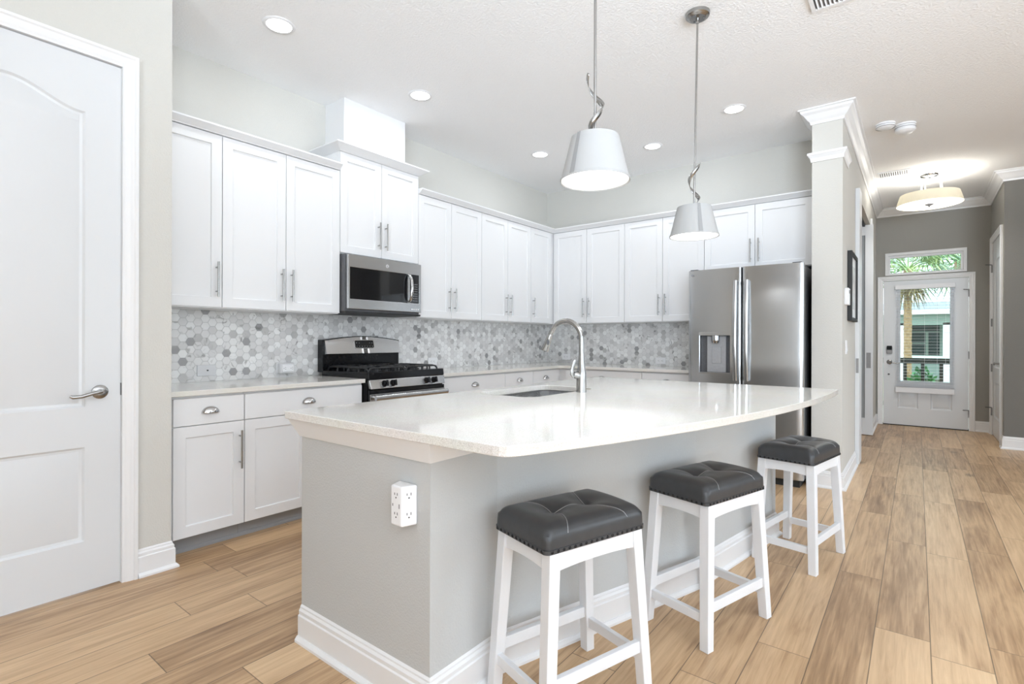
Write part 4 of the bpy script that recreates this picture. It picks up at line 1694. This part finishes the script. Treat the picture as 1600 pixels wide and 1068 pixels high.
def fridge_door(x0, x1, z0, z1, hole=None, crown=0.020):
    """door skin bowed across its width, standing y=0.06 back to about -crown at the middle"""
    bm = mb()
    n = 18
    xs = [x0 + (x1 - x0) * k / n for k in range(n + 1)]
    full = lambda x: ((x) / FRW * 2 - 1)

    def yy(x):
        base = 0.022 * full(x) ** 2 - 0.0
        e = min(x - x0, x1 - x)
        return base + (0.014 * (1 - math.sqrt(max(0, 1 - (1 - e / 0.022) ** 2))) if e < 0.022 else 0)
    if hole:
        hx0, hz0, hx1, hz1 = hole
        xs = sorted(set([round(x, 5) for x in xs if abs(x - hx0) > 0.008 and abs(x - hx1) > 0.008] + [hx0, hx1]))
        zs_ = [z0, hz0, hz1, z1]
    else:
        zs_ = [z0, z1]
    xs = sorted(set(xs + [x0 + 0.003, x0 + 0.008, x0 + 0.014, x1 - 0.003, x1 - 0.008, x1 - 0.014]))
    V = {}

    def v(i, j):
        if (i, j) not in V:
            V[(i, j)] = bm.verts.new((xs[i], yy(xs[i]), zs_[j]))
        return V[(i, j)]
    for i in range(len(xs) - 1):
        for j in range(len(zs_) - 1):
            if hole and j == 1 and xs[i] >= hx0 - 1e-6 and xs[i + 1] <= hx1 + 1e-6:
                continue
            bm.faces.new((v(i, j), v(i + 1, j), v(i + 1, j + 1), v(i, j + 1)))
    # back and sides
    bk = 0.072
    nx = len(xs) - 1
    for j, flip in ((0, 0), (len(zs_) - 1, 1)):
        for i in range(nx):
            a, b2 = v(i, j), v(i + 1, j)
            c2, d2_ = bm.verts.new((xs[i + 1], bk, zs_[j])), bm.verts.new((xs[i], bk, zs_[j]))
            bm.faces.new((a, b2, c2, d2_))
    for i in (0, nx):
        for j in range(len(zs_) - 1):
            a, b2 = v(i, j), v(i, j + 1)
            bm.faces.new((a, b2, bm.verts.new((xs[i], bk, zs_[j + 1])), bm.verts.new((xs[i], bk, zs_[j]))))
    if hole:
        # recess walls
        q = [(hx0, hz0), (hx1, hz0), (hx1, hz1), (hx0, hz1)]
        for (xa, za), (xb_, zb_) in zip(q, q[1:] + q[:1]):
            bm.faces.new([bm.verts.new(p) for p in ((xa, yy(xa), za), (xb_, yy(xb_), zb_), (xb_, 0.068, zb_), (xa, 0.068, za))])
    bmesh.ops.remove_doubles(bm, verts=bm.verts[:], dist=0.00005)
    return bm


half = FRW / 2
hole = (0.108, 0.915, 0.372, 1.245)
zsp = 0.720
ld = obj('door', fridge_door(0.0, half - 0.004, zsp, fzt, hole), 'stainless', rf, smooth=35)
rd = obj('door', fridge_door(half + 0.004, FRW, zsp, fzt), 'stainless', rf, smooth=35)
fz = obj('freezer_drawer', fridge_door(0.0, FRW, 0.065, zsp - 0.010), 'stainless', rf, smooth=35)
# dispenser
bm = mb()
x0, z0, x1, z1 = hole
box(bm, x0, 0.062, z0, x1, 0.070, z1)
dis = obj('dispenser', bm, 'dark_grey', ld)
bm = mb()
box(bm, x0 + 0.055, 0.040, z0 + 0.002, x1 - 0.045, 0.064, z1 - 0.004)
obj('dispenser_back', bm, 'panel_grey', dis, bevel=0.004)
bm = mb(); box(bm, x0 + 0.100, 0.034, z0 + 0.080, x1 - 0.085, 0.042, z1 - 0.100)
obj('paddle', bm, 'panel_grey', dis, bevel=0.004)
bm = mb()
cyl(bm, (x0 + 0.135, 0.026, z1 - 0.004), (x0 + 0.135, 0.026, z1 - 0.045), 0.036, seg=24)
cyl(bm, (x0 + 0.135, 0.026, z1 - 0.045), (x0 + 0.135, 0.026, z1 - 0.070), 0.034, 0.026, seg=24)
obj('spout', bm, 'chrome', dis, smooth=40)
bm = mb()
panel_board(bm, x1 - x0 + 0.016, z1 - z0 + 0.040, 0.010, [], [], x0=x0 - 0.008, z0=z0 - 0.010, y0=0.004, through=[rect(x0 + 0.002, z0 + 0.002, x1 - 0.002, z1 - 0.002)])
obj('dispenser_frame', bm, 'stainless', dis, bevel=0.002)
# handles
for sx, par in ((-1, ld), (1, rd)):
    bm = mb()
    hx_ = half + sx * 0.045
    pts = []
    for k in range(13):
        t = k / 12
        pts.append((hx_, -0.030 - 0.026 * math.sin(PI * t), 0.855 + (1.715 - 0.855) * t))
    tube(bm, pts, 0.0135, 12, True, (0.85, 1.35))
    for z in (0.875, 1.695):
        cyl(bm, (hx_, 0.004, z), (hx_, -0.032, z), 0.011, seg=12)
    obj('handle', bm, 'stainless', par, smooth=50)
bm = mb()
tube(bm, [(0.06 + (FRW - 0.12) * k / 10, -0.030 - 0.020 * math.sin(PI * k / 10), 0.655) for k in range(11)], 0.0135, 12)
for x in (0.09, FRW - 0.09):
    cyl(bm, (x, 0.02, 0.655), (x, -0.036, 0.655), 0.011, seg=12)
obj('handle', bm, 'stainless', fz, smooth=50)
bm = mb()
cyl(bm, (0.038, 0.012, fzt - 0.045), (0.038, 0.0205, fzt - 0.045), 0.010, seg=16)
box(bm, 0.052, 0.0155, fzt - 0.050, 0.056, 0.020, fzt - 0.038)
box(bm, 0.052, 0.0155, fzt - 0.051, 0.064, 0.020, fzt - 0.048)
tube(bm, [(0.074 + 0.006 * math.cos(R(t)), 0.0165, fzt - 0.044 + 0.006 * math.sin(R(t))) for t in range(40, 365, 25)], 0.0016, 6)
obj('badge', bm, 'mid_grey', ld)
for x in (0.05, FRW - 0.05):
    bm = mb(); box(bm, x - 0.035, 0.030, fzt - 0.011, x + 0.035, 0.16, fzt + 0.010)
    obj('hinge_cover', bm, 'dark_grey', rf, bevel=0.005)

# ------------------------------------------------------------------ outlets and plates


def plate(label, name, loc, rz, w, h, mat='plastic_white'):
    t = thing(name, label, 'wall outlet', loc, rz)
    bm = mb(); box(bm, -w / 2, -0.006, -h / 2, w / 2, 0, h / 2)
    p = obj('cover_plate', bm, mat, t, bevel=0.003)
    return t, p


def duplex(p, horizontal=False):
    for s in (-1, 1):
        bm = mb()
        if horizontal:
            box(bm, s * 0.020 - 0.015, -0.008, -0.017, s * 0.020 + 0.015, -0.004, 0.017)
        else:
            box(bm, -0.017, -0.008, s * 0.020 - 0.015, 0.017, -0.004, s * 0.020 + 0.015)
        f = obj('receptacle', bm, 'plastic_white', p, bevel=0.003)
        if horizontal:
            sockets(f, (s * 0.020, -0.008, 0.0), (0, -1, 0), (1, 0, 0))
        else:
            sockets(f, (0.0, -0.008, s * 0.020), (0, -1, 0))


XS = XL + 0.009
YS = YB - 0.009
t, p = plate('pale blank plate with a black cable jack on the tiles near the pantry wall', 'wall_plate', (XS, 1.508, 0.988), L90, 0.120, 0.074, 'plastic_grey')
bm = mb(); cyl(bm, (0.004, -0.004, 0), (0.004, -0.012, 0), 0.0048, seg=14)
obj('cable_jack', bm, 'black_matte', p)
t, p = plate('boxy white adapter plugged in on the tiles just before the range', 'outlet_adapter', (XS, 2.055, 0.982), L90, 0.125, 0.080)
bm = mb(); box(bm, -0.058, -0.050, -0.040, 0.058, -0.005, 0.040)
bx2 = obj('adapter_body', bm, 'plastic_grey', t, bevel=0.010, seg=3)
bm = mb(); box(bm, -0.044, -0.058, -0.026, 0.048, -0.048, 0.028)
f2 = obj('socket_face', bm, 'plastic_white', bx2, bevel=0.007, seg=3)
sockets(f2, (-0.024, -0.058, 0.0), (0, -1, 0), (1, 0, 0))
sockets(f2, (0.030, -0.058, 0.0), (0, -1, 0), (1, 0, 0))
t, p = plate('white outlet on the tiles just past the range', 'wall_outlet', (XS, 3.585, 0.985), L90, 0.120, 0.074)
duplex(p, True)
t, p = plate('white outlet on the back wall tiles behind the faucet', 'wall_outlet', (-3.495, YS, 0.990), 0, 0.120, 0.074)
duplex(p, True)
t, p = plate('white outlet on the back wall tiles beside the refrigerator', 'wall_outlet', (-2.258, YS, 0.972), 0, 0.120, 0.074)
duplex(p, True)

# hall wall: switch, keypad, picture
sw = thing('light_switch', 'white two-gang rocker switch on the hall wall below the keypad', 'light switch', (XP1, 5.185, 1.145), L90)
bm = mb(); box(bm, -0.058, -0.006, -0.058, 0.058, 0, 0.058)
p = obj('cover_plate', bm, 'plastic_white', sw, bevel=0.003)
for x in (-0.023, 0.023):
    bm = mb(); hexa(bm, [(x - 0.016, -0.011, -0.033), (x + 0.016, -0.011, -0.033), (x + 0.016, -0.004, -0.033), (x - 0.016, -0.004, -0.033)],
                    [(x - 0.016, -0.007, 0.033), (x + 0.016, -0.007, 0.033), (x + 0.016, -0.004, 0.033), (x - 0.016, -0.004, 0.033)])
    obj('rocker', bm, 'plastic_white', sw)
al = thing('alarm_keypad', 'white wall keypad on the hall wall in front of the picture frame', 'keypad', (XP1, 5.115, 1.565), L90)
bm = mb(); box(bm, -0.055, -0.032, -0.070, 0.055, 0, 0.070)
p = obj('housing', bm, 'plastic_white', al, bevel=0.006, seg=3)
bm = mb(); box(bm, -0.036, -0.0335, 0.025, 0.036, -0.031, 0.052)
obj('screen', bm, 'mid_grey', p)
pf = thing('picture_frame', 'black picture frame with a white mat on the hall wall', 'picture', (XP1, 5.28, 1.372), L90)
bm = mb()
panel_board(bm, 0.54, 0.60, 0.034, [], [], y0=-0.036, through=[rect(0.030, 0.030, 0.510, 0.570)])
obj('frame', bm, 'black_matte', pf, bevel=0.002)
bm = mb(); box(bm, 0.028, -0.020, 0.028, 0.512, -0.014, 0.572)
m_ = obj('mat_board', bm, 'plastic_white', pf)
bm = mb(); box(bm, 0.10, -0.0215, 0.11, 0.44, -0.0195, 0.49)
obj('print', bm, 'picture_print', m_)

# blind on the front door
bl = thing('window_blind', 'white slatted blind mounted over the front door glass', 'blind', (FX, YF - 0.014, 0))
bx0, bx1 = 0.135, 0.790
bm = mb(); box(bm, bx0, -0.062, 1.925, bx1, 0.001, 1.985)
obj('head_rail', bm, 'blind_white', bl, bevel=0.004)
bm = mb()
ns = 33
for k in range(ns):
    z = 0.560 + (1.900 - 0.560) * k / (ns - 1)
    y0_, y1_ = -0.055, -0.008
    pr = [(y0_, z - 0.0004), (-0.031, z + 0.0008), (y1_, z - 0.0004)]
    hexa(bm, [(bx0 + 0.012, pr[0][0], pr[0][1] - 0.0006), (bx1 - 0.012, pr[0][0], pr[0][1] - 0.0006), (bx1 - 0.012, pr[1][0], pr[1][1] - 0.0006), (bx0 + 0.012, pr[1][0], pr[1][1] - 0.0006)],
         [(bx0 + 0.012, pr[0][0], pr[0][1] + 0.0006), (bx1 - 0.012, pr[0][0], pr[0][1] + 0.0006), (bx1 - 0.012, pr[1][0], pr[1][1] + 0.0006), (bx0 + 0.012, pr[1][0], pr[1][1] + 0.0006)])
    hexa(bm, [(bx0 + 0.012, pr[1][0], pr[1][1] - 0.0006), (bx1 - 0.012, pr[1][0], pr[1][1] - 0.0006), (bx1 - 0.012, pr[2][0], pr[2][1] - 0.0006), (bx0 + 0.012, pr[2][0], pr[2][1] - 0.0006)],
         [(bx0 + 0.012, pr[1][0], pr[1][1] + 0.0006), (bx1 - 0.012, pr[1][0], pr[1][1] + 0.0006), (bx1 - 0.012, pr[2][0], pr[2][1] + 0.0006), (bx0 + 0.012, pr[2][0], pr[2][1] + 0.0006)])
obj('slats', bm, 'blind_white', bl)
bm = mb(); box(bm, bx0 + 0.006, -0.060, 0.475, bx1 - 0.006, -0.004, 0.550)
obj('bottom_rail', bm, 'blind_white', bl, bevel=0.004)
for x in (bx0 + 0.10, bx0 + 0.33, bx1 - 0.19, bx1 - 0.10):
    bm = mb(); cyl(bm, (x, -0.031, 0.55), (x, -0.031, 1.925), 0.0013, seg=6)
    obj('cord', bm, 'blind_white', bl)

# ------------------------------------------------------------------ lights


def lamp(name, parent, loc, power, kind='AREA', size=0.1, spread=180, col=(0.93, 0.985, 1.04), up=False):
    l = bpy.data.lights.new(name, kind)
    l.energy = power
    l.color = col
    if kind == 'AREA':
        l.shape = 'DISK'
        l.size = size
        l.spread = R(spread)
    else:
        l.shadow_soft_size = size
    o = bpy.data.objects.new(name, l)
    C.objects.link(o)
    o.parent = parent
    o.location = loc
    if up:
        o.rotation_euler = (PI, 0, 0)
    return o


def can(label, x, y):
    t = thing('recessed_light', label, 'ceiling light', (x, y, ZC), 0, None)
    bm = mb()
    lathe(bm, [(0.070, -0.001), (0.072, -0.006), (0.088, -0.006), (0.094, 0.0), (0.070, 0.0)], seg=36)
    obj('trim_ring', bm, 'plastic_white', t, smooth=50)
    bm = mb(); lathe(bm, [(0.0, -0.004), (0.0705, -0.004), (0.0705, -0.0005), (0, -0.0005)], seg=36)
    obj('lens', bm, 'lamp_glow', t, smooth=50)
    lamp('can_lamp', t, (0, 0, -0.012), CAN_W, 'AREA', 0.13, 180)
    return t


can('round recessed ceiling light closest to the pantry wall', -3.044, 1.613)
can('round recessed ceiling light above the range, in front of the duct box', -3.046, 2.748)
can('round recessed ceiling light in the left corner beyond the near pendant', -3.044, 4.371)
can('round recessed ceiling light near the back wall between the two pendants', -2.041, 4.854)
can('round recessed ceiling light in front of the refrigerator cabinet', -1.187, 4.480)


def pendant(label, x, y, zb_, lean, rot, power):
    """zb_: height of the shade's lower rim"""
    t = thing('pendant_light', label, 'pendant lamp', (x, y, ZC), 0, None)
    bm = mb()
    lathe(bm, [(0, -0.030), (0.045, -0.030), (0.050, -0.026), (0.060, -0.024), (0.066, -0.018), (0.068, -0.0), (0, 0)], seg=36)
    cn = obj('canopy', bm, 'nickel', t, smooth=35)
    for a in (20, 140, 260):
        bm = mb(); lathe(bm, [(0, -0.0345), (0.004, -0.033), (0.005, -0.029)], (0.034 * math.cos(R(a)), 0.034 * math.sin(R(a)), 0), 10)
        obj('screw', bm, 'dark_grey', cn, smooth=50)
    ht = zb_ + 0.172 - ZC                     # local z of the shade top
    lx, ly = lean
    at_ = lambda z: (lx * (z / ht), ly * (z / ht), z)
    bm = mb()
    cyl(bm, at_(-0.028), at_(-0.060), 0.010, 0.008, seg=14)
    cyl(bm, at_(-0.055), at_(ht + 0.004), 0.0058, seg=14)
    obj('rod', bm, 'nickel', t, smooth=40)
    # twisted ribbon
    bm = mb()
    prev = None
    n = 44
    for k in range(n + 1):
        u = k / n
        a = R(rot) + u * R(400)
        z = ht + 0.005 + 0.245 * u
        r = 0.030 * (0.35 + 0.65 * min(1, u * 5))
        c = Vector(at_(z)) + Vector((math.cos(a) * r, math.sin(a) * r, 0))
        tan = Vector((-math.sin(a) * r * R(400), math.cos(a) * r * R(400), 0.245)).normalized()
        wv = Vector((math.cos(a + 0.6), math.sin(a + 0.6), 0.0)).cross(tan).normalized()
        hw = 0.0105 * min(1.0, 0.45 + 4 * u, 0.45 + 6 * (1 - u))
        cur = (bm.verts.new(c - wv * hw), bm.verts.new(c + wv * hw))
        if prev:
            bm.faces.new((prev[0], prev[1], cur[1], cur[0]))
        prev = cur
    obj('ribbon', bm, 'nickel', t, smooth=80, solid=0.003)
    # shade
    rb, rt, h = 0.136, 0.094, 0.172
    z0 = ht - h
    bm = mb()
    lathe(bm, [(rb, z0), (rt, ht), (rt - 0.003, ht - 0.001), (rb - 0.003, z0 + 0.001), (rb, z0)], (lx, ly, 0), 56)
    shd = obj('shade', bm, 'shade_cloth', t, smooth=50)
    bm = mb()
    lathe(bm, [(rb + 0.0015, z0 - 0.001), (rb + 0.0012, z0 + 0.009), (rb - 0.001, z0 + 0.009), (rb - 0.001, z0 - 0.001), (rb + 0.0015, z0 - 0.001)], (lx, ly, 0), 56)
    obj('lower_rim', bm, 'shade_cloth', shd, smooth=50)
    a0 = R(-105 if power > 0 else -60)
    bm = mb()
    q = []
    for k in range(5):
        a = a0 + R(9) * k / 4
        q.append((a, bm.verts.new((lx + (rb + 0.0018) * math.cos(a), ly + (rb + 0.0018) * math.sin(a), z0 + 0.006)),
                  bm.verts.new((lx + (rt + 0.0018) * math.cos(a), ly + (rt + 0.0018) * math.sin(a), ht))))
    for A, B in zip(q, q[1:]):
        bm.faces.new((A[1], B[1], B[2], A[2]))
    obj('shade_seam', bm, 'shade_band', shd, solid=0.001)
    bm = mb()
    lathe(bm, [(rt - 0.003, ht - 0.006), (0.02, ht - 0.002), (0.014, ht + 0.014), (0.0, ht + 0.016)], (lx, ly, 0), 32)
    obj('shade_cap', bm, 'nickel', t, smooth=40)
    bm = mb()
    lathe(bm, [(0, z0 + 0.003), (rb - 0.006, z0 + 0.003), (rb - 0.006, z0 + 0.008), (0, z0 + 0.008)], (lx, ly, 0), 48)
    obj('diffuser', bm, 'pendant_glow', t)
    lamp('pendant_lamp', t, (lx, ly, z0 - 0.004), abs(power), 'AREA', 0.24, 170)
    lamp('pendant_bulb', t, (lx, ly, z0 + 0.09), abs(power) * 0.09 if power > 0 else abs(power) * 0.03, 'POINT', 0.03)
    return t


pendant('white drum pendant hanging nearest, its bright shade over the near part of the island', -1.009, 1.829, 1.828, (0, 0), 200, PEND_W)
pendant('smaller looking greyer drum pendant farther back, its round ceiling canopy in view', -1.009, 3.043, 1.800, (-0.014, -0.011), 330, -PEND_W)

fl = thing('ceiling_lamp', 'cream drum semi-flush ceiling lamp in the hall', 'ceiling light', (0.107, 7.586, ZC))
bm = mb()
lathe(bm, [(0, -0.040), (0.030, -0.040), (0.040, -0.030), (0.080, -0.026), (0.088, -0.012), (0.088, 0.0), (0, 0)], seg=36)
obj('canopy', bm, 'chrome', fl, smooth=40)
for a in (10, 130, 250):
    ca, sa = math.cos(R(a)), math.sin(R(a))
    bm = mb()
    tube(bm, [(0.03 * ca, 0.03 * sa, -0.035), (0.075 * ca, 0.075 * sa, -0.050), (0.105 * ca, 0.105 * sa, -0.090), (0.110 * ca, 0.110 * sa, -0.150), (0.110 * ca, 0.110 * sa, -0.235)], 0.008, 10, True, (0.6, 1.5))
    obj('arm', bm, 'plastic_white', fl, smooth=50)  # chrome arms, coloured white for the strong light on them
bm = mb()
lathe(bm, [(0.305, -0.345), (0.272, -0.225), (0.269, -0.225), (0.302, -0.345), (0.305, -0.345)], seg=64)
obj('shade', bm, 'shade_cream', fl, smooth=50)
bm = mb()
lathe(bm, [(0.0, -0.338), (0.300, -0.342), (0.300, -0.336), (0, -0.332)], seg=64)
obj('diffuser', bm, 'hall_glow', fl, smooth=50)
bm = mb()
lathe(bm, [(0.0, -0.385), (0.005, -0.375), (0.012, -0.362), (0.040, -0.348), (0.042, -0.340), (0, -0.338)], seg=24)
obj('finial', bm, 'mid_grey', fl, smooth=50)
lamp('hall_bulb', fl, (0, 0, -0.19), HALL_W, 'POINT', 0.05, col=(1, 0.985, 0.95))
lamp('hall_bulb', fl, (0, 0, -0.392), HALL_W * 1.1, 'AREA', 0.5, 150, col=(1, 0.985, 0.95))


def detector(label, x, y, r, h):
    t = thing('smoke_detector', label, 'smoke detector', (x, y, ZC))
    bm = mb(); lathe(bm, [(0, -0.012), (r, -0.012), (r, 0), (0, 0)], seg=36)
    obj('base', bm, 'plastic_white', t, smooth=40)
    bm = mb(); lathe(bm, [(0, -h), (r * 0.55, -h), (r * 0.80, -h + 0.008), (r * 0.96, -h + 0.018), (r * 0.96, -0.016), (r * 0.85, -0.012), (0, -0.012)], seg=36)
    obj('housing', bm, 'plastic_white', t, smooth=40)
    bm = mb()
    lathe(bm, [(r * 0.99, -0.030), (r * 0.97, -0.030), (r * 0.97, -0.034), (r * 0.99, -0.034), (r * 0.99, -0.030)], seg=36)
    obj('vent_slot', bm, 'mid_grey', t)
    return t


detector('white smoke detector nearer the pillar, first of a close pair', -0.222, 5.60, 0.072, 0.045)
detector('white smoke detector beyond its twin towards the hall lamp', -0.085, 5.72, 0.078, 0.075)


def vent(label, x, y, w, h, ang=0):
    t = thing('ceiling_vent', label, 'air vent', (x, y, ZC), ang)
    bm = mb()
    panel_board(bm, w, h, 0.010, [], [], x0=-w / 2, z0=-h / 2, through=[rect(-w / 2 + 0.02, -h / 2 + 0.02, w / 2 - 0.02, h / 2 - 0.02)])
    bmesh.ops.rotate(bm, verts=bm.verts[:], cent=(0, 0, 0), matrix=Matrix.Rotation(-PI / 2, 3, 'X'))
    bmesh.ops.translate(bm, verts=bm.verts[:], vec=(0, 0, -0.010))
    lo2 = min(v.co.z for v in bm.verts)
    bmesh.ops.translate(bm, verts=bm.verts[:], vec=(0, 0, -0.010 - lo2))
    obj('frame', bm, 'plastic_white', t)
    bm = mb()
    n = int((w - 0.04) / 0.020)
    for k in range(n):
        xx = -w / 2 + 0.03 + k * 0.020
        hexa(bm, [(xx, -h / 2 + 0.02, -0.010), (xx + 0.002, -h / 2 + 0.02, -0.010), (xx + 0.002, h / 2 - 0.02, -0.010), (xx, h / 2 - 0.02, -0.010)],
             [(xx + 0.008, -h / 2 + 0.02, -0.0005), (xx + 0.010, -h / 2 + 0.02, -0.0005), (xx + 0.010, h / 2 - 0.02, -0.0005), (xx + 0.008, h / 2 - 0.02, -0.0005)])
    obj('louvers', bm, 'plastic_white', t)
    bm = mb(); box(bm, -w / 2 + 0.018, -h / 2 + 0.018, -0.0012, w / 2 - 0.018, h / 2 - 0.018, -0.0002)
    obj('duct_opening', bm, 'dark_grey', t)
    return t


vent('white louvred ceiling vent in the hall beside the crown moulding', -0.209, 7.30, 0.30, 0.22)
vent('white louvred ceiling vent above the dining side, cut by the picture top', -0.30, 3.30, 0.36, 0.26)

# ------------------------------------------------------------------ outside the front door
bm = mb(); box(bm, -9, 9.42, -0.5, 12, 40, -0.25)
o = obj('ground', bm, 'soil'); o['kind'] = 'structure'
bm = mb(); box(bm, -2.0, 9.41, -0.14, 2.6, 11.55, -0.02)
o = obj('porch_slab', bm, 'porch_floor'); o['kind'] = 'structure'
rl = thing('porch_railing', 'dark green painted porch railing outside the front door', 'railing', (0.1, 11.40, -0.02))
bm = mb(); box(bm, -2.0, -0.045, 0.83, 2.3, 0.045, 0.925)
obj('top_rail', bm, 'rail_green', rl)
bm = mb(); box(bm, -2.0, -0.025, 0.08, 2.3, 0.025, 0.15)
obj('bottom_rail', bm, 'rail_green', rl)
for k in range(18):
    bm = mb(); x = -1.98 + 0.245 * k; box(bm, x - 0.026, -0.022, 0.0 if k in (0, 17) else 0.14, x + 0.026, 0.022, 0.84)
    obj('baluster', bm, 'rail_green', rl)

# house across the way
hs = thing('neighbour_house', 'pale two-storey house with a porch and shaded window across the way', 'house', (0.2, 24.0, -0.25))
bm = mb(); box(bm, -5.5, 1.2, 0.0, 5.6, 8.0, 2.5)
obj('wall', bm, 'house_wall', hs)
bm = mb()
hexa(bm, [(-6.0, -0.5, 2.48), (6.1, -0.5, 2.48), (6.1, 2.6, 2.48), (-6.0, 2.6, 2.48)], [(-4.6, 1.9, 2.95), (4.7, 1.9, 2.95), (4.7, 2.5, 2.95), (-4.6, 2.5, 2.95)])
obj('porch_roof', bm, 'house_roof', hs)
bm = mb(); box(bm, -6.0, -0.54, 2.40, 6.1, -0.48, 2.56)
obj('fascia', bm, 'house_trim', hs)
bm = mb(); box(bm, -6.0, -0.30, 2.02, 6.1, -0.05, 2.42)
obj('porch_beam', bm, 'house_shade', hs)
for xa, xb_ in ((-3.4, -3.1), (-0.78, -0.56), (0.52, 0.76), (3.2, 3.5)):
    bm = mb(); box(bm, xa, -0.30, 0.0, xb_, -0.05, 2.10)
    obj('porch_column', bm, 'house_trim', hs)
bm = mb()
panel_board(bm, 0.94, 1.34, 0.08, [], [], x0=-0.42, z0=0.86, y0=1.12, through=[rect(-0.37, 0.92, 0.05, 1.34), rect(-0.37, 1.39, 0.05, 1.78), rect(-0.37, 1.82, 0.47, 2.14), rect(0.14, 0.92, 0.47, 1.78)])
wf = obj('window_frame', bm, 'house_shade', hs)
bm = mb(); box(bm, -0.40, 1.16, 0.88, 0.50, 1.199, 2.18)
obj('pane', bm, 'house_glass', wf)
bm = mb(); box(bm, -0.50, -0.20, 0.84, 0.52, -0.12, 0.92)
obj('porch_rail', bm, 'house_trim', hs)
bm = mb(); box(bm, -1.6, 2.5, 2.5, 0.72, 8.0, 6.4)
obj('upper_storey', bm, 'house_trim', hs)


def fan_frond(bm, c, az, el, L_, n=17, droop=0.35):
    """one fan leaf: a stalk and blades radiating from its end"""
    d = Vector((math.cos(az) * math.cos(el), math.sin(az) * math.cos(el), math.sin(el)))
    e = Vector(c) + d * L_ * 0.45
    tube(bm, [c, tuple((Vector(c) + e) / 2 + Vector((0, 0, 0.04))), tuple(e)], [0.018, 0.014, 0.010], 6)
    side = d.cross(Vector((0, 0, 1))).normalized()
    up = side.cross(d).normalized()
    for k in range(n):
        a = (k / (n - 1) - 0.5) * R(210)
        q = (d * math.cos(a) + side * math.sin(a)).normalized()
        ln = L_ * 0.62 * (0.7 + 0.3 * math.cos(a))
        wd = 0.020
        perp = q.cross(up).normalized()
        m1 = e + q * ln * 0.5 + up * 0.03 * ln
        m2 = e + q * ln - Vector((0, 0, 1)) * ln * droop
        v = [bm.verts.new(p) for p in (e, m1 + perp * wd, m2, m1 - perp * wd)]
        bm.faces.new(v)


def palm(label, x, y, h, trunk_r, nf, L_, mat, dry=True, seed=1):
    random.seed(seed)
    t = thing('palm_tree', label, 'palm tree', (x, y, -0.25))
    bm = mb()
    pts, rs = [], []
    for k in range(int(h / 0.12)):
        z = k * 0.12
        pts += [(0, 0, z), (0, 0, z + 0.07)]
        rs += [trunk_r * (1.0 + 0.05 * random.random()), trunk_r * (1.10 + 0.10 * random.random())]
    pts.append((0, 0, h))
    rs.append(trunk_r)
    tube(bm, pts, rs, 14)
    obj('trunk', bm, 'palm_bark', t, smooth=50)
    bm = mb()
    for k in range(nf):
        fan_frond(bm, (0, 0, h), 2 * PI * k / nf * 2.4 + random.random(), R(random.uniform(-35, 65)), L_ * random.uniform(0.8, 1.1))
    obj('fronds', bm, mat, t, fix=False)
    if dry:
        bm = mb()
        for k in range(9):
            fan_frond(bm, (0, 0, h - 0.15), 2 * PI * k / 9, R(random.uniform(-75, -50)), L_ * 0.62, 11)
        obj('dry_fronds', bm, 'dry_leaf', t, fix=False)
    return t


palm('palm tree with a brown trunk just outside the front door glass', -0.185, 16.5, 3.25, 0.078, 26, 1.25, 'palm_leaf', True, 3)
palm('palm tree with greener fronds showing in the right half of the transom', 1.02, 20.6, 3.85, 0.13, 30, 1.40, 'palm_leaf_dark', False, 8)


def shrub(label, x, y, w_, h, seed):
    random.seed(seed)
    t = thing('shrub', label, 'shrub', (x, y, -0.25))
    bm = mb()
    for k in range(420):
        a, b2 = random.uniform(0, 2 * PI), random.uniform(0, 1)
        rr2 = math.sqrt(random.random())
        p = Vector((math.cos(a) * rr2 * w_, math.sin(a) * rr2 * w_ * 0.6, h * (0.15 + 0.85 * b2 * math.sqrt(max(0, 1 - rr2 ** 2 * 0.6)))))
        d = Vector((random.uniform(-1, 1), random.uniform(-1, 1), random.uniform(0, 1.2))).normalized()
        s = d.cross(Vector((0.3, 0.2, 0.9))).normalized()
        L2 = random.uniform(0.08, 0.16)
        v = [bm.verts.new(q) for q in (p, p + d * L2 * 0.5 + s * L2 * 0.28, p + d * L2, p + d * L2 * 0.5 - s * L2 * 0.28)]
        bm.faces.new(v)
    obj('foliage', bm, 'shrub_leaf', t, fix=False)
    bm = mb()
    for k in range(7):
        a = 2 * PI * k / 7
        tube(bm, [(0, 0, 0), (math.cos(a) * w_ * 0.35, math.sin(a) * w_ * 0.2, h * 0.6)], [0.015, 0.006], 6)
    obj('stems', bm, 'palm_bark', t)
    return t


shrub('leafy green shrub behind the porch railing, nearer the palm trunk', 0.06, 12.6, 0.20, 0.95, 5)
shrub('leafy green shrub behind the porch railing, nearer the hinge side', 0.72, 12.7, 0.20, 0.92, 6)
